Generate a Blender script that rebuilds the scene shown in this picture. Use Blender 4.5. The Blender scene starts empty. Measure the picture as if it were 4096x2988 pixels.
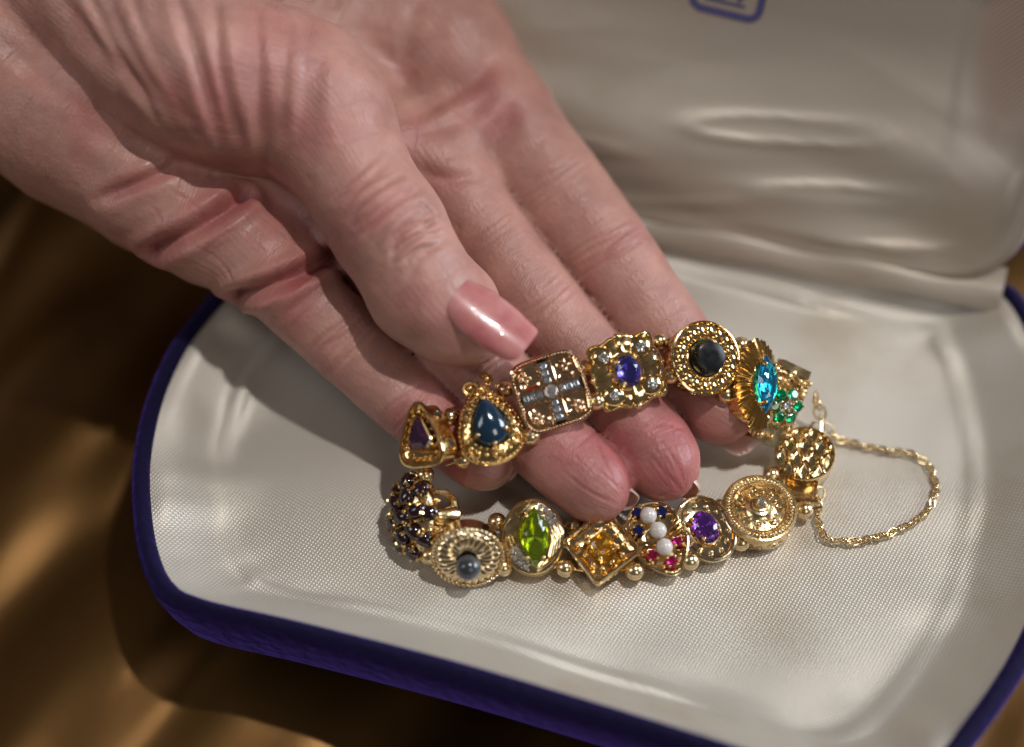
import bpy, bmesh, math, random
import numpy as np
from mathutils import Vector, Matrix
from mathutils.bvhtree import BVHTree

random.seed(7); np.random.seed(7)
S = bpy.context.scene
COL = S.collection
MM = 0.001                                   # everything below is modelled in millimetres

# ------------------------------------------------------------------ camera
PITCH, DIST, FOC = math.radians(55), 345.0, 60.0
TGT = np.array([0.0, 0.0, 0.0])
CP, SP = math.cos(PITCH), math.sin(PITCH)
FWD = np.array([0, CP, -SP]); RIGHT = np.array([1.0, 0, 0]); UP = np.array([0, SP, CP])
CAM = TGT - FWD * DIST
cd = bpy.data.cameras.new('camera'); cam = bpy.data.objects.new('camera', cd); COL.objects.link(cam)
cam.location = CAM * MM; cam.rotation_euler = (math.radians(90) - PITCH, 0, 0)
cd.lens = FOC; cd.sensor_width = 36; cd.clip_start = 0.01; cd.clip_end = 20
cd.dof.use_dof = True; cd.dof.focus_distance = 0.320; cd.dof.aperture_fstop = 3.4
S.camera = cam

# ------------------------------------------------------------------ world and lamps (a dim room, hard window sun, soft window light, an added front fill)
w = bpy.data.worlds.new('World'); S.world = w; w.use_nodes = True
w.node_tree.nodes['Background'].inputs[0].default_value = (0.60, 0.53, 0.49, 1)
w.node_tree.nodes['Background'].inputs[1].default_value = 0.125
def lamp(name, kind, loc, target, energy, color, size=0.1, size_y=None):
    l = bpy.data.lights.new(name, kind); o = bpy.data.objects.new(name, l); COL.objects.link(o)
    o.location = loc; d = Vector(target) - Vector(loc)
    o.rotation_euler = d.to_track_quat('-Z', 'Y').to_euler()
    l.energy = energy; l.color = color
    if kind == 'AREA':
        l.shape = 'RECTANGLE'; l.size = size; l.size_y = size_y or size
    else:
        l.shadow_soft_size = size
        if kind == 'SPOT': l.spot_size = math.radians(35); l.spot_blend = 0.3
    return o
lamp('window_sun', 'SPOT', (0.60, 0.05, 2.0), (0, 0, 0), 74, (1.0, 0.965, 0.93), 0.035)
lamp('window_left', 'AREA', (-1.4, -0.3, 1.3), (0, 0, 0), 5.5, (0.94, 0.95, 1.0), 0.5, 0.9)
lamp('fill_front', 'AREA', (0.75, -1.25, 1.15), (0, 0, 0), 3.5, (1.0, 0.95, 0.88), 0.35, 0.6)  # unseen area lamp added as frontal fill and for bright gold reflections
lamp('window_back', 'AREA', (1.6, 0.25, 0.68), (0, 0, 0), 27, (0.80, 0.89, 1.0), 0.8, 0.8)
S.view_settings.view_transform = 'Standard'; S.view_settings.look = 'None'
S.view_settings.exposure = 0; S.view_settings.gamma = 1; S.view_settings.use_curve_mapping = False
S.render.engine = 'CYCLES'
S.cycles.use_denoising = True
S.cycles.max_bounces = 10; S.cycles.glossy_bounces = 6; S.cycles.transmission_bounces = 8
S.cycles.sample_clamp_indirect = 6; S.cycles.caustics_reflective = True; S.cycles.blur_glossy = 0.4

# ------------------------------------------------------------------ helpers
def P(px, py, z):
    d = FWD + RIGHT * ((px - 512) / 512 * 18 / FOC) - UP * ((py - 373.5) / 512 * 18 / FOC)
    t = (z - CAM[2]) / d[2]
    return CAM + d * t
def pxmm(p):                                 # pixels for one millimetre at a point
    return 512 * FOC / 18 / float(np.dot(p - CAM, FWD))
def nrm(v): v = np.asarray(v, float); return v / np.linalg.norm(v)
def smooth(x, a, b):
    t = np.clip((x - a) / (b - a), 0, 1); return t * t * (3 - 2 * t)

class MB:
    def __init__(s): s.v = []; s.f = []; s.n = 0
    def add(s, v, f, M=None):
        v = np.asarray(v, float)
        if M is not None: v = v @ np.asarray(M)[:3, :3].T + np.asarray(M)[:3, 3]
        s.v.append(v); s.f += [tuple(i + s.n for i in q) for q in f]; s.n += len(v); return s
    def loft(s, outline, rings, cap0=True, cap1=True, M=None):
        """outline: Nx2; rings: (scale, z) or (scale, z, offset) ..."""
        o = np.asarray(outline, float); N = len(o); vs = []; fs = []
        for r in rings:
            vs.append(np.c_[o * r[0], np.full(N, r[1])])
        for k in range(len(rings) - 1):
            a, b = k * N, (k + 1) * N
            for i in range(N):
                j = (i + 1) % N; fs.append((a + i, a + j, b + j, b + i))
        v = np.concatenate(vs)
        if cap0:
            v = np.r_[v, [[0, 0, rings[0][1]]]]; c = len(v) - 1
            fs += [(c, (i + 1) % N, i) for i in range(N)]
        if cap1:
            v = np.r_[v, [[0, 0, rings[-1][1]]]]; c = len(v) - 1; b = (len(rings) - 1) * N
            fs += [(c, b + i, b + (i + 1) % N) for i in range(N)]
        return s.add(v, fs, M)
    def sphere(s, c, r, n=10, m=7, sc=(1, 1, 1), M=None):
        vs = [[0, 0, 1]]; fs = []
        for i in range(1, m):
            t = math.pi * i / m
            for j in range(n):
                p = 2 * math.pi * j / n
                vs.append([math.sin(t) * math.cos(p), math.sin(t) * math.sin(p), math.cos(t)])
        vs.append([0, 0, -1]); L = len(vs) - 1
        for j in range(n):
            k = (j + 1) % n
            fs.append((0, 1 + j, 1 + k)); fs.append((L, 1 + (m - 2) * n + k, 1 + (m - 2) * n + j))
            for i in range(m - 2):
                a, b = 1 + i * n, 1 + (i + 1) * n; fs.append((a + j, b + j, b + k, a + k))
        return s.add(np.array(vs) * r * np.array(sc) + np.array(c), fs, M)
    def tube(s, pts, r, n=6, closed=False, M=None, cap=True):
        pts = np.asarray(pts, float); K = len(pts)
        rr = np.full(K, r) if np.isscalar(r) else np.asarray(r, float)
        if closed: tan = np.roll(pts, -1, 0) - np.roll(pts, 1, 0)
        else: tan = np.gradient(pts, axis=0)
        tan /= np.linalg.norm(tan, axis=1)[:, None] + 1e-12
        u = np.cross(tan[0], [0, 0, 1.0]);
        if np.linalg.norm(u) < 1e-3: u = np.cross(tan[0], [0, 1.0, 0])
        u = nrm(u); vs = []; fs = []
        for k in range(K):
            u = u - tan[k] * np.dot(u, tan[k]); u = nrm(u); w_ = np.cross(tan[k], u)
            for j in range(n):
                a = 2 * math.pi * j / n
                vs.append(pts[k] + rr[k] * (math.cos(a) * u + math.sin(a) * w_))
        for k in range(K if closed else K - 1):
            a, b = k * n, ((k + 1) % K) * n
            for j in range(n):
                i = (j + 1) % n; fs.append((a + j, a + i, b + i, b + j))
        if not closed and cap:
            fs.append(tuple(range(n))[::-1]); fs.append(tuple((K - 1) * n + j for j in range(n)))
        return s.add(vs, fs, M)
    def box(s, c, d, M=None):
        x, y, z = np.array(d) / 2.0
        v = np.array([[-x, -y, -z], [x, -y, -z], [x, y, -z], [-x, y, -z], [-x, -y, z], [x, -y, z], [x, y, z], [-x, y, z]]) + np.array(c)
        return s.add(v, [(3, 2, 1, 0), (4, 5, 6, 7), (0, 1, 5, 4), (1, 2, 6, 5), (2, 3, 7, 6), (3, 0, 4, 7)], M)
    def mesh(s, name, mat, sharp=40, flat=False):
        me = bpy.data.meshes.new(name)
        me.from_pydata((np.concatenate(s.v) * MM).tolist(), [], s.f); me.update()
        if not flat:
            me.shade_smooth()
            if sharp: me.set_sharp_from_angle(angle=math.radians(sharp))
        me.materials.append(mat); return me
    def build(s, name, mat, parent=None, sharp=40, flat=False):
        return link(name, s.mesh(name, mat, sharp, flat), parent)
def link(name, data, parent=None, loc=None):
    o = bpy.data.objects.new(name, data); COL.objects.link(o)
    if parent is not None: o.parent = parent
    if loc is not None: o.location = np.asarray(loc) * MM
    return o
def tag(o, label, cat=None, group=None, kind=None):
    o['label'] = label
    if cat: o['category'] = cat
    if group: o['group'] = group
    if kind: o['kind'] = kind
    return o
def spline(pts, n, closed=False):
    """Catmull-Rom through pts, n samples a span"""
    p = np.asarray(pts, float); K = len(p); out = []
    for i in range(K if closed else K - 1):
        g = (lambda k: p[k % K]) if closed else (lambda k: p[min(max(k, 0), K - 1)])
        a, b, c, d = g(i - 1), g(i), g(i + 1), g(i + 2)
        for t in np.arange(n) / n:
            out.append(0.5 * ((2 * b) + (-a + c) * t + (2 * a - 5 * b + 4 * c - d) * t * t + (-a + 3 * b - 3 * c + d) * t ** 3))
    if not closed: out.append(p[-1])
    return np.array(out)
def vnoise(p, seed=0):
    """cheap smooth value noise in 3-D, numpy"""
    p = np.asarray(p, float); i = np.floor(p).astype(np.int64); f = p - i; f = f * f * (3 - 2 * f)
    def h(a, b, c):
        x = (a * 374761393 + b * 668265263 + c * 2147483647 + seed * 974634541) & 0x7fffffff
        x = ((x ^ (x >> 13)) * 1274126177) & 0x7fffffff
        return ((x ^ (x >> 16)) & 0xffff) / 65535.0
    r = 0
    for dx in (0, 1):
        for dy in (0, 1):
            for dz in (0, 1):
                wgt = (f[:, 0] if dx else 1 - f[:, 0]) * (f[:, 1] if dy else 1 - f[:, 1]) * (f[:, 2] if dz else 1 - f[:, 2])
                r = r + wgt * h(i[:, 0] + dx, i[:, 1] + dy, i[:, 2] + dz)
    return r * 2 - 1

# ------------------------------------------------------------------ materials
def mat(name):
    m = bpy.data.materials.new(name); m.use_nodes = True
    nt = m.node_tree; return m, nt, nt.nodes['Principled BSDF']
def setp(b, **k):
    for n, v in k.items():
        n = n.replace('_', ' ')
        s = b.inputs[n]; s.default_value = (*v, 1) if isinstance(v, tuple) and len(v) == 3 and s.type == 'RGBA' else v
def node(nt, t, **k):
    n = nt.nodes.new(t)
    for a, v in k.items():
        if a in n.inputs: n.inputs[a].default_value = v
        else: setattr(n, a, v)
    return n
def ramp(nt, a, b, ca, cb):
    r = nt.nodes.new('ShaderNodeValToRGB'); e = r.color_ramp.elements
    e[0].position, e[1].position = a, b; e[0].color = (*ca, 1); e[1].color = (*cb, 1); return r
L = lambda nt, a, b: nt.links.new(a, b)

def gold(name, col, rough, bump=0.25, tarn=(0.35, 0.17, 0.04)):
    m, nt, b = mat(name); setp(b, Metallic=1.0, Roughness=rough)
    tc = node(nt, 'ShaderNodeTexCoord')
    n1 = node(nt, 'ShaderNodeTexNoise', Scale=420.0, Detail=4.0); L(nt, tc.outputs['Object'], n1.inputs['Vector'])
    r = ramp(nt, 0.3, 0.62, tarn, col); L(nt, n1.outputs['Fac'], r.inputs['Fac'])
    mx = node(nt, 'ShaderNodeMix', data_type='RGBA'); mx.inputs['Factor'].default_value = 0.3
    mx.inputs[6].default_value = (*col, 1); L(nt, r.outputs['Color'], mx.inputs[7]); L(nt, mx.outputs[2], b.inputs['Base Color'])
    n2 = node(nt, 'ShaderNodeTexNoise', Scale=900.0, Detail=3.0); L(nt, tc.outputs['Object'], n2.inputs['Vector'])
    bp = node(nt, 'ShaderNodeBump', Strength=bump, Distance=0.0003); L(nt, n2.outputs['Fac'], bp.inputs['Height']); L(nt, bp.outputs['Normal'], b.inputs['Normal'])
    rr = node(nt, 'ShaderNodeMapRange'); rr.inputs['To Min'].default_value = rough * 0.6; rr.inputs['To Max'].default_value = rough * 1.7
    L(nt, n1.outputs['Fac'], rr.inputs['Value']); L(nt, rr.outputs['Result'], b.inputs['Roughness'])
    return m
GOLD = gold('polished_yellow_gold', (0.93, 0.70, 0.36), 0.115, 0.12)
DEEPGOLD = gold('deep_yellow_gold', (0.90, 0.62, 0.26), 0.13, 0.15)
ANTIQUE = gold('antique_gold', (0.86, 0.66, 0.36), 0.21, 0.3, (0.30, 0.15, 0.05))
PALEGOLD = gold('pale_gold', (0.92, 0.75, 0.47), 0.13, 0.1)
BEADGOLD = gold('burnished_bead_gold', (0.90, 0.71, 0.42), 0.22, 0.1)
ROSE = gold('warm_rose_gold', (0.95, 0.69, 0.45), 0.09, 0.06)
CHAINGOLD = gold('chain_gold', (0.88, 0.70, 0.40), 0.16, 0.1)
WHITEGOLD = gold('white_gold', (0.72, 0.70, 0.66), 0.15, 0.2, (0.4, 0.38, 0.34))
m, nt, b = mat('painted_hole_shade'); setp(b, Base_Color=(0.02, 0.012, 0.006), Roughness=0.6); HOLE_SHADE = m  # near-black colour painted for the shade inside the charm wall openings
def gem(name, col, trans=0.75, ior=1.7, rough=0.02):
    m, nt, b = mat(name); setp(b, Base_Color=col, Roughness=rough, IOR=ior); b.inputs['Transmission Weight'].default_value = trans
    b.inputs['Specular IOR Level'].default_value = 0.6
    return m
SAPPHIRE_CAB = gem('inky_blue_stone', (0.006, 0.03, 0.06), 0.1, 1.7, 0.13)
TANZ = gem('violet_blue_stone', (0.16, 0.13, 0.72), 0.93)
AMETH = gem('purple_stone', (0.34, 0.10, 0.72), 0.93)
DARKAM = gem('dark_purple_stone', (0.16, 0.05, 0.16), 0.8)
AQUA = gem('aqua_blue_stone', (0.03, 0.52, 0.95), 0.93)
EMER = gem('emerald_green_stone', (0.0, 0.50, 0.20), 0.85)
PERI = gem('lime_green_stone', (0.48, 0.66, 0.02), 0.93)
CITR = gem('honey_yellow_stone', (1.0, 0.66, 0.10), 0.95)
GARN = gem('dark_garnet_stone', (0.025, 0.004, 0.009), 0.3, 1.75, 0.06)
RUBY = gem('ruby_pink_stone', (0.70, 0.02, 0.22), 0.85)
SAPH = gem('dark_blue_stone', (0.01, 0.015, 0.12), 0.4)
DIAM = gem('clear_stone', (0.95, 0.96, 1.0), 0.9, 2.3)
m, nt, b = mat('black_stone'); setp(b, Base_Color=(0.006, 0.006, 0.007), Roughness=0.16); b.inputs['Specular IOR Level'].default_value = 0.25
tc = node(nt, 'ShaderNodeTexCoord'); n1 = node(nt, 'ShaderNodeTexNoise', Scale=600.0, Detail=6.0); L(nt, tc.outputs['Object'], n1.inputs['Vector'])
rr = node(nt, 'ShaderNodeMapRange'); rr.inputs['To Min'].default_value = 0.08; rr.inputs['To Max'].default_value = 0.5
L(nt, n1.outputs['Fac'], rr.inputs['Value']); L(nt, rr.outputs['Result'], b.inputs['Roughness']); ONYX = m
def pearl(name, col, rough):
    m, nt, b = mat(name); setp(b, Base_Color=col, Roughness=rough); b.inputs['Coat Weight'].default_value = 0.5; b.inputs['Coat Roughness'].default_value = 0.15
    b.inputs['Subsurface Weight'].default_value = 0.15; b.inputs['Subsurface Radius'].default_value = (0.0006, 0.0005, 0.0004); b.inputs['Subsurface Scale'].default_value = 1.0
    b.inputs['Sheen Weight'].default_value = 0.3
    return m
PEARL = pearl('white_pearl', (0.64, 0.58, 0.54), 0.2)
GREYPEARL = pearl('grey_pearl', (0.028, 0.034, 0.042), 0.25)

def satin(name, col, weave, rough=0.38, bumpd=0.00006, stain=(0.45, 0.36, 0.25), rx=0.0, fac=0.4):
    m, nt, b = mat(name)
    tc = node(nt, 'ShaderNodeTexCoord')
    # faint yellowed age marks with a shape of their own
    n1 = node(nt, 'ShaderNodeTexNoise', Scale=26.0, Detail=5.0, Roughness=0.6); L(nt, tc.outputs['Object'], n1.inputs['Vector'])
    r = ramp(nt, 0.56, 0.80, col, stain); L(nt, n1.outputs['Fac'], r.inputs['Fac'])
    # diagonal weave: two crossed sets of threads
    mp = node(nt, 'ShaderNodeMapping'); mp.inputs['Rotation'].default_value = (0, 0, 0.55)
    m0 = node(nt, 'ShaderNodeMapping'); m0.inputs['Rotation'].default_value = (rx, 0, 0); L(nt, tc.outputs['Object'], m0.inputs['Vector']); L(nt, m0.outputs[0], mp.inputs['Vector'])
    w1 = node(nt, 'ShaderNodeTexWave', Scale=weave, Distortion=0.5); w1.bands_direction = 'X'; L(nt, mp.outputs[0], w1.inputs['Vector'])
    w2 = node(nt, 'ShaderNodeTexWave', Scale=weave, Distortion=0.5); w2.bands_direction = 'Y'; L(nt, mp.outputs[0], w2.inputs['Vector'])
    mm = node(nt, 'ShaderNodeMath', operation='MULTIPLY'); L(nt, w1.outputs['Fac'], mm.inputs[0]); L(nt, w2.outputs['Fac'], mm.inputs[1])
    mx = node(nt, 'ShaderNodeMix', data_type='RGBA', blend_type='MULTIPLY'); mx.inputs['Factor'].default_value = fac
    L(nt, r.outputs['Color'], mx.inputs[6]); rg = ramp(nt, 0.0, 0.55, (0.6, 0.58, 0.56), (1, 1, 1)); L(nt, mm.outputs[0], rg.inputs['Fac']); L(nt, rg.outputs['Color'], mx.inputs[7])
    L(nt, mx.outputs[2], b.inputs['Base Color'])
    bp = node(nt, 'ShaderNodeBump', Strength=0.5, Distance=bumpd); L(nt, mm.outputs[0], bp.inputs['Height']); L(nt, bp.outputs['Normal'], b.inputs['Normal'])
    setp(b, Roughness=rough); b.inputs['Specular IOR Level'].default_value = 0.8; b.inputs['IOR'].default_value = 1.75
    b.inputs['Sheen Weight'].default_value = 0.25; b.inputs['Sheen Roughness'].default_value = 0.35
    b.inputs['Anisotropic'].default_value = 0.5
    return m
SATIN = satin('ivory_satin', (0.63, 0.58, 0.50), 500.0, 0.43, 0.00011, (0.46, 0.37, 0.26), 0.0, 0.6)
SHADED_LIDSATIN = satin('ivory_lid_satin_shaded', (0.53, 0.465, 0.385), 600.0, 0.42, 0.00008, (0.46, 0.37, 0.27), -1.34, 0.5)  # same fabric as the tray; lid's shade and brown reflection painted into colour
for m_ in (SATIN, SHADED_LIDSATIN):
    q_ = m_.node_tree.nodes['Principled BSDF'].inputs; q_['Metallic'].default_value = 0.34; q_['Sheen Weight'].default_value = 0.12
m, nt, b = mat('navy_velvet'); setp(b, Base_Color=(0.004, 0.002, 0.022), Roughness=0.85); b.inputs['Sheen Weight'].default_value = 0.55; b.inputs['Sheen Roughness'].default_value = 0.45
b.inputs['Sheen Tint'].default_value = (0.20, 0.12, 0.80, 1); b.inputs['Specular IOR Level'].default_value = 0.2
tc = node(nt, 'ShaderNodeTexCoord'); n1 = node(nt, 'ShaderNodeTexNoise', Scale=420.0, Detail=6.0); L(nt, tc.outputs['Object'], n1.inputs['Vector'])
bp = node(nt, 'ShaderNodeBump', Strength=0.9, Distance=0.0008); L(nt, n1.outputs['Fac'], bp.inputs['Height']); L(nt, bp.outputs['Normal'], b.inputs['Normal']); VELVET = m
m, nt, b = mat('navy_stamp_ink'); setp(b, Base_Color=(0.07, 0.07, 0.18), Roughness=0.6); INK = m
CLOTH = satin('golden_brown_satin', (0.17, 0.080, 0.015), 900.0, 0.34, 0.00004, (0.10, 0.042, 0.010)); CLOTH.node_tree.nodes['Principled BSDF'].inputs['Metallic'].default_value = 0.85; CLOTH.node_tree.nodes['Principled BSDF'].inputs['Sheen Weight'].default_value = 0.0

# ------------------------------------------------------------------ cloth under the box
def cloth():
    nx, ny = 260, 220
    X, Y = np.meshgrid(np.linspace(-330, 330, nx), np.linspace(-240, 330, ny))
    u = X * 0.55 + Y * 0.83; v = X * 0.83 - Y * 0.55
    q = np.c_[(v / 21).ravel(), (u / 60).ravel(), np.zeros(X.size)]
    f1 = vnoise(q, 3).reshape(X.shape); q2 = np.c_[(v / 11).ravel(), (u / 40).ravel(), np.ones(X.size)]
    f2 = vnoise(q2, 5).reshape(X.shape)
    amp = 1.0
    Z = np.minimum(-27 + 11 * f1 + 2.6 * f2, -17.3)
    V = np.c_[X.ravel(), Y.ravel(), Z.ravel()]; F = []
    for j in range(ny - 1):
        for i in range(nx - 1):
            a = j * nx + i; F.append((a, a + 1, a + 1 + nx, a + nx))
    o = MB().add(V, F).build('cloth', CLOTH, None, 0)
    md = o.modifiers.new('sub', 'SUBSURF'); md.levels = md.render_levels = 1
    tag(o, 'crumpled golden brown satin cloth under the jewelry box', 'cloth')
cloth()

# ------------------------------------------------------------------ jewelry box
box = link('jewelry_box', None, None, (0, 0, -17))
tag(box, 'open navy velvet jewelry box lined with ivory satin', 'jewelry box')
ZB = 17.0                                    # parts are given in world mm, box origin sits at z = -17
RIMZ = 6.5
rim_px = [(222, 300), (188, 343), (163, 395), (150, 450), (149, 500), (156, 548), (172, 582), (205, 600), (300, 622), (450, 660), (600, 704),
          (700, 735), (800, 766), (868, 782), (925, 768), (968, 718), (1008, 660), (1036, 600), (1050, 530), (1050, 450), (1040, 372), (1018, 312),
          (985, 284), (900, 266), (800, 245), (640, 210), (500, 181), (400, 168), (310, 195), (260, 248)]
rim = spline([P(x, y, RIMZ)[:2] for x, y in rim_px], 8, True)
cen = rim.mean(0) * 0 + P(600, 450, 0)[:2]
def dish(rim2, cen2, prof, wrinkle, nr=64):
    """polar grid from the middle out to the rim; prof(s) gives height"""
    N = len(rim2); ss = np.r_[0.0, np.linspace(0.04, 1, nr)]
    V = [[cen2[0], cen2[1], prof(np.array([0.0]))[0]]]; F = []
    for s in ss[1:]:
        xy = cen2 + (rim2 - cen2) * s
        z = prof(np.full(N, s)) + wrinkle(xy, s, np.arange(N) / N)
        V += np.c_[xy, z].tolist()
    for j in range(N):
        F.append((0, 1 + j, 1 + (j + 1) % N))
    for k in range(nr - 1):
        for j in range(N):
            a = 1 + k * N; b_ = a + N; F.append((a + j, b_ + j, b_ + (j + 1) % N, a + (j + 1) % N))
    return np.array(V), F
def tray_wr(xy, s, t):
    w1 = vnoise(np.c_[xy / 30, np.zeros(len(xy))], 11) * 0.7 + vnoise(np.c_[xy / 13, np.ones(len(xy))], 12) * 0.18
    edge = smooth(np.full(len(xy), s), 0.74, 0.9) * (1 - smooth(np.full(len(xy), s), 0.965, 1.0))
    ca, sa = np.cos(t * 2 * math.pi), np.sin(t * 2 * math.pi); pl = vnoise(np.c_[ca * 3.1, sa * 3.1, np.full(len(t), s * 2)], 13) * 1.6 + vnoise(np.c_[ca * 9, sa * 9, np.full(len(t), s * 4)], 14) * 0.7
    ridge = np.exp(-((s - 0.84 - 0.012 * vnoise(np.c_[ca * 6, sa * 6, ca * 0], 16)) / 0.016) ** 2) * 0.75 * (1 + vnoise(np.c_[ca * 4, sa * 4, ca * 0], 15))
    return ridge + w1 * (1.0 + 0.7 * s) * (1 - smooth(np.full(len(xy), s), 0.93, 1.0)) + edge * pl
V, F = dish(rim, cen, lambda s: RIMZ * smooth(s, 0.835, 1.03) ** 0.9 - 0.3, tray_wr)
lining = MB().add(V + [0, 0, ZB], F).build('tray_lining', SATIN, box, 0)
lining['label'] = 'ivory satin lining of the tray'
rp = np.c_[rim, np.full(len(rim), RIMZ - 0.5)]
out = (rim - cen); out = out / np.linalg.norm(out, axis=1)[:, None]
mb = MB()                                    # padded velvet rim and the wall that rounds under
N = len(rim); rings = []
for off, z in ((-0.4, 5.2), (0.1, 6.9), (0.9, 7.4), (2.0, 7.3), (3.0, 6.4), (3.5, 4.8), (3.3, 1), (2.2, -5), (0.2, -11), (-3.0, -15), (-8, -16.8), (-14, -17)):
    rings.append(np.c_[rim + out * off, np.full(N, z)])
V = np.concatenate(rings); F = []
for k in range(len(rings) - 1):
    for j in range(N):
        F.append((k * N + j, (k + 1) * N + j, (k + 1) * N + (j + 1) % N, k * N + (j + 1) % N))
F = [f[::-1] for f in F]
tw = MB().add(V + [0, 0, ZB], F).build('tray_wall', VELVET, box, 0)
tw['label'] = 'navy velvet outer wall and rim of the tray'
# lid, hinged along the back edge
H0, H1 = P(330, 150, 9.5), P(1000, 281, 9.5)
hx = nrm(H1 - H0); hl = np.linalg.norm(H1 - H0)
back = nrm(np.cross([0, 0, 1.0], hx)); TILT = math.radians(24)
up_l = math.cos(TILT) * np.array([0, 0, 1.0]) + math.sin(TILT) * back
nl = np.cross(hx, up_l); nl = nl if np.dot(nl, CAM - H0) > 0 else -nl
LH = 98.0
def lidpt(u, v, d): return H0 + hx * u + up_l * v + nl * d
lo = []
def arc(cx, cy, r, a0, a1, n=10): return [(cx + r * math.cos(a), cy + r * math.sin(a)) for a in np.linspace(a0, a1, n)]
lo += [(x, 0) for x in np.linspace(14, hl - 14, 40)]
lo += arc(hl - 14, 14, 14, -math.pi / 2, 0, 8) + [(hl, y) for y in np.linspace(20, LH - 45, 14)]
lo += arc(hl - 40, LH - 40, 40, 0, math.pi / 2, 16) + [(x, LH) for x in np.linspace(hl - 46, 46, 40)]
lo += arc(40, LH - 40, 40, math.pi / 2, math.pi, 16) + [(0, y) for y in np.linspace(LH - 45, 20, 14)] + arc(14, 14, 14, math.pi, 1.5 * math.pi, 8)
lo = np.array(lo)[:-1]; lo = lo[np.r_[True, np.linalg.norm(np.diff(lo, axis=0), axis=1) > 0.3]]
lc = np.array([hl / 2, LH / 2])
def lid_wr(xy, s, t):
    S_ = np.full(len(xy), s)
    low = smooth(-xy[:, 1], -34, -12)          # slack gathers low, above the hinge
    big = np.exp(-((xy[:, 1] - 17 - 0.05 * (xy[:, 0] - 80)) / 5.5) ** 2) * (2.2 + 2.2 * vnoise(np.c_[xy[:, 0] / 26, xy[:, 1] * 0, xy[:, 1] * 0], 21))
    w1 = vnoise(np.c_[xy[:, 0] / 24, xy[:, 1] / 9, xy[:, 0] * 0], 22) * 1.9 * low + vnoise(np.c_[(xy[:, 0] + 1.6 * xy[:, 1]) / 26, (xy[:, 1] - .3 * xy[:, 0]) / 8, xy[:, 0] * 0], 24) * 0.9 * low
    rid = (1 - np.abs(vnoise(np.c_[(xy[:, 0] + 1.2 * xy[:, 1]) / 60, (xy[:, 1] - .10 * xy[:, 0]) / 6.0, xy[:, 0] * 0], 27))) ** 6 * 1.0 * smooth(-xy[:, 1], -46, -10); w1 = w1 + rid
    soft = vnoise(np.c_[xy / 38, xy[:, :1] * 0], 23) * 0.9
    fade = 1 - smooth(S_, 0.94, 1.0)
    flat = 10.0 * (1 - smooth(xy[:, 1], 2, 44)) * (1 - smooth(S_, 0.74, 1.0))
    return (big * 0.6 + w1 + soft) * fade + flat
V, F = dish(lo, lc, lambda s: -11 + 11 * smooth(s, 0.74, 1.0), lid_wr)
oo = lo - lc; oo = oo / np.linalg.norm(oo, axis=1)[:, None]; Nl = len(lo); k0 = len(V) - Nl
for off, z in ((1.0, 0.5), (2.2, 0.4), (3.2, -0.6), (3.6, -2.5), (3.4, -5.0)):
    V = np.r_[V, np.c_[lo + oo * off, np.full(Nl, z)]]; k1 = len(V) - Nl
    F = F + [(k0 + j, k1 + j, k1 + (j + 1) % Nl, k0 + (j + 1) % Nl) for j in range(Nl)]; k0 = k1
LF = F
Wv = np.array([lidpt(a, b_, c) for a, b_, c in V])
ll = MB().add(Wv + [0, 0, ZB], F).build('lid_lining', SHADED_LIDSATIN, box, 0); ll['label'] = 'ivory satin lining of the raised lid'
oo = lo - lc; oo = oo / np.linalg.norm(oo, axis=1)[:, None]; rings = []; N = len(lo)
for off, z in ((3.1, -4.2), (4.0, -3.8), (4.8, -5), (4.8, -9), (4.0, -14), (0, -17.5), (-30, -18.5)):
    rings.append(np.array([lidpt(p[0] + q[0] * off, p[1] + q[1] * off, z) for p, q in zip(lo, oo)]))
V = np.concatenate(rings); F = []
for k in range(len(rings) - 1):
    for j in range(N): F.append((k * N + j, (k + 1) * N + j, (k + 1) * N + (j + 1) % N, k * N + (j + 1) % N))
V = np.r_[V, [lidpt(lc[0], lc[1], -18.5)]]
for j in range(N): F.append((len(V) - 1, (len(rings) - 1) * N + (j + 1) % N, (len(rings) - 1) * N + j))
ls = MB().add(V + [0, 0, ZB], F).build('lid_shell', VELVET, box, 0); ls['label'] = 'navy velvet back of the lid'
# satin strip that bridges the hinge gap
mb = MB(); rows = []
for k, (dv, dz) in enumerate(((-4.5, -4), (-3.2, -1.2), (-1.0, -0.2), (1.2, 0.8), (2.6, 2.6))):
    rows.append(np.array([H0 + hx * u - nl * 0 + back * dv * 0.9 + np.array([0, 0, dz - 1.0]) + np.array([0, 0, 0.35 * math.sin(u * 0.21 + k)]) for u in np.linspace(4, hl + 1, 70)]))
V = np.concatenate(rows); F = [(k * 70 + i, k * 70 + i + 1, (k + 1) * 70 + i + 1, (k + 1) * 70 + i) for k in range(4) for i in range(69)]
mb.add(V + [0, 0, ZB], F); hs = mb.build('hinge_strip', SHADED_LIDSATIN, box, 0)
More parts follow.
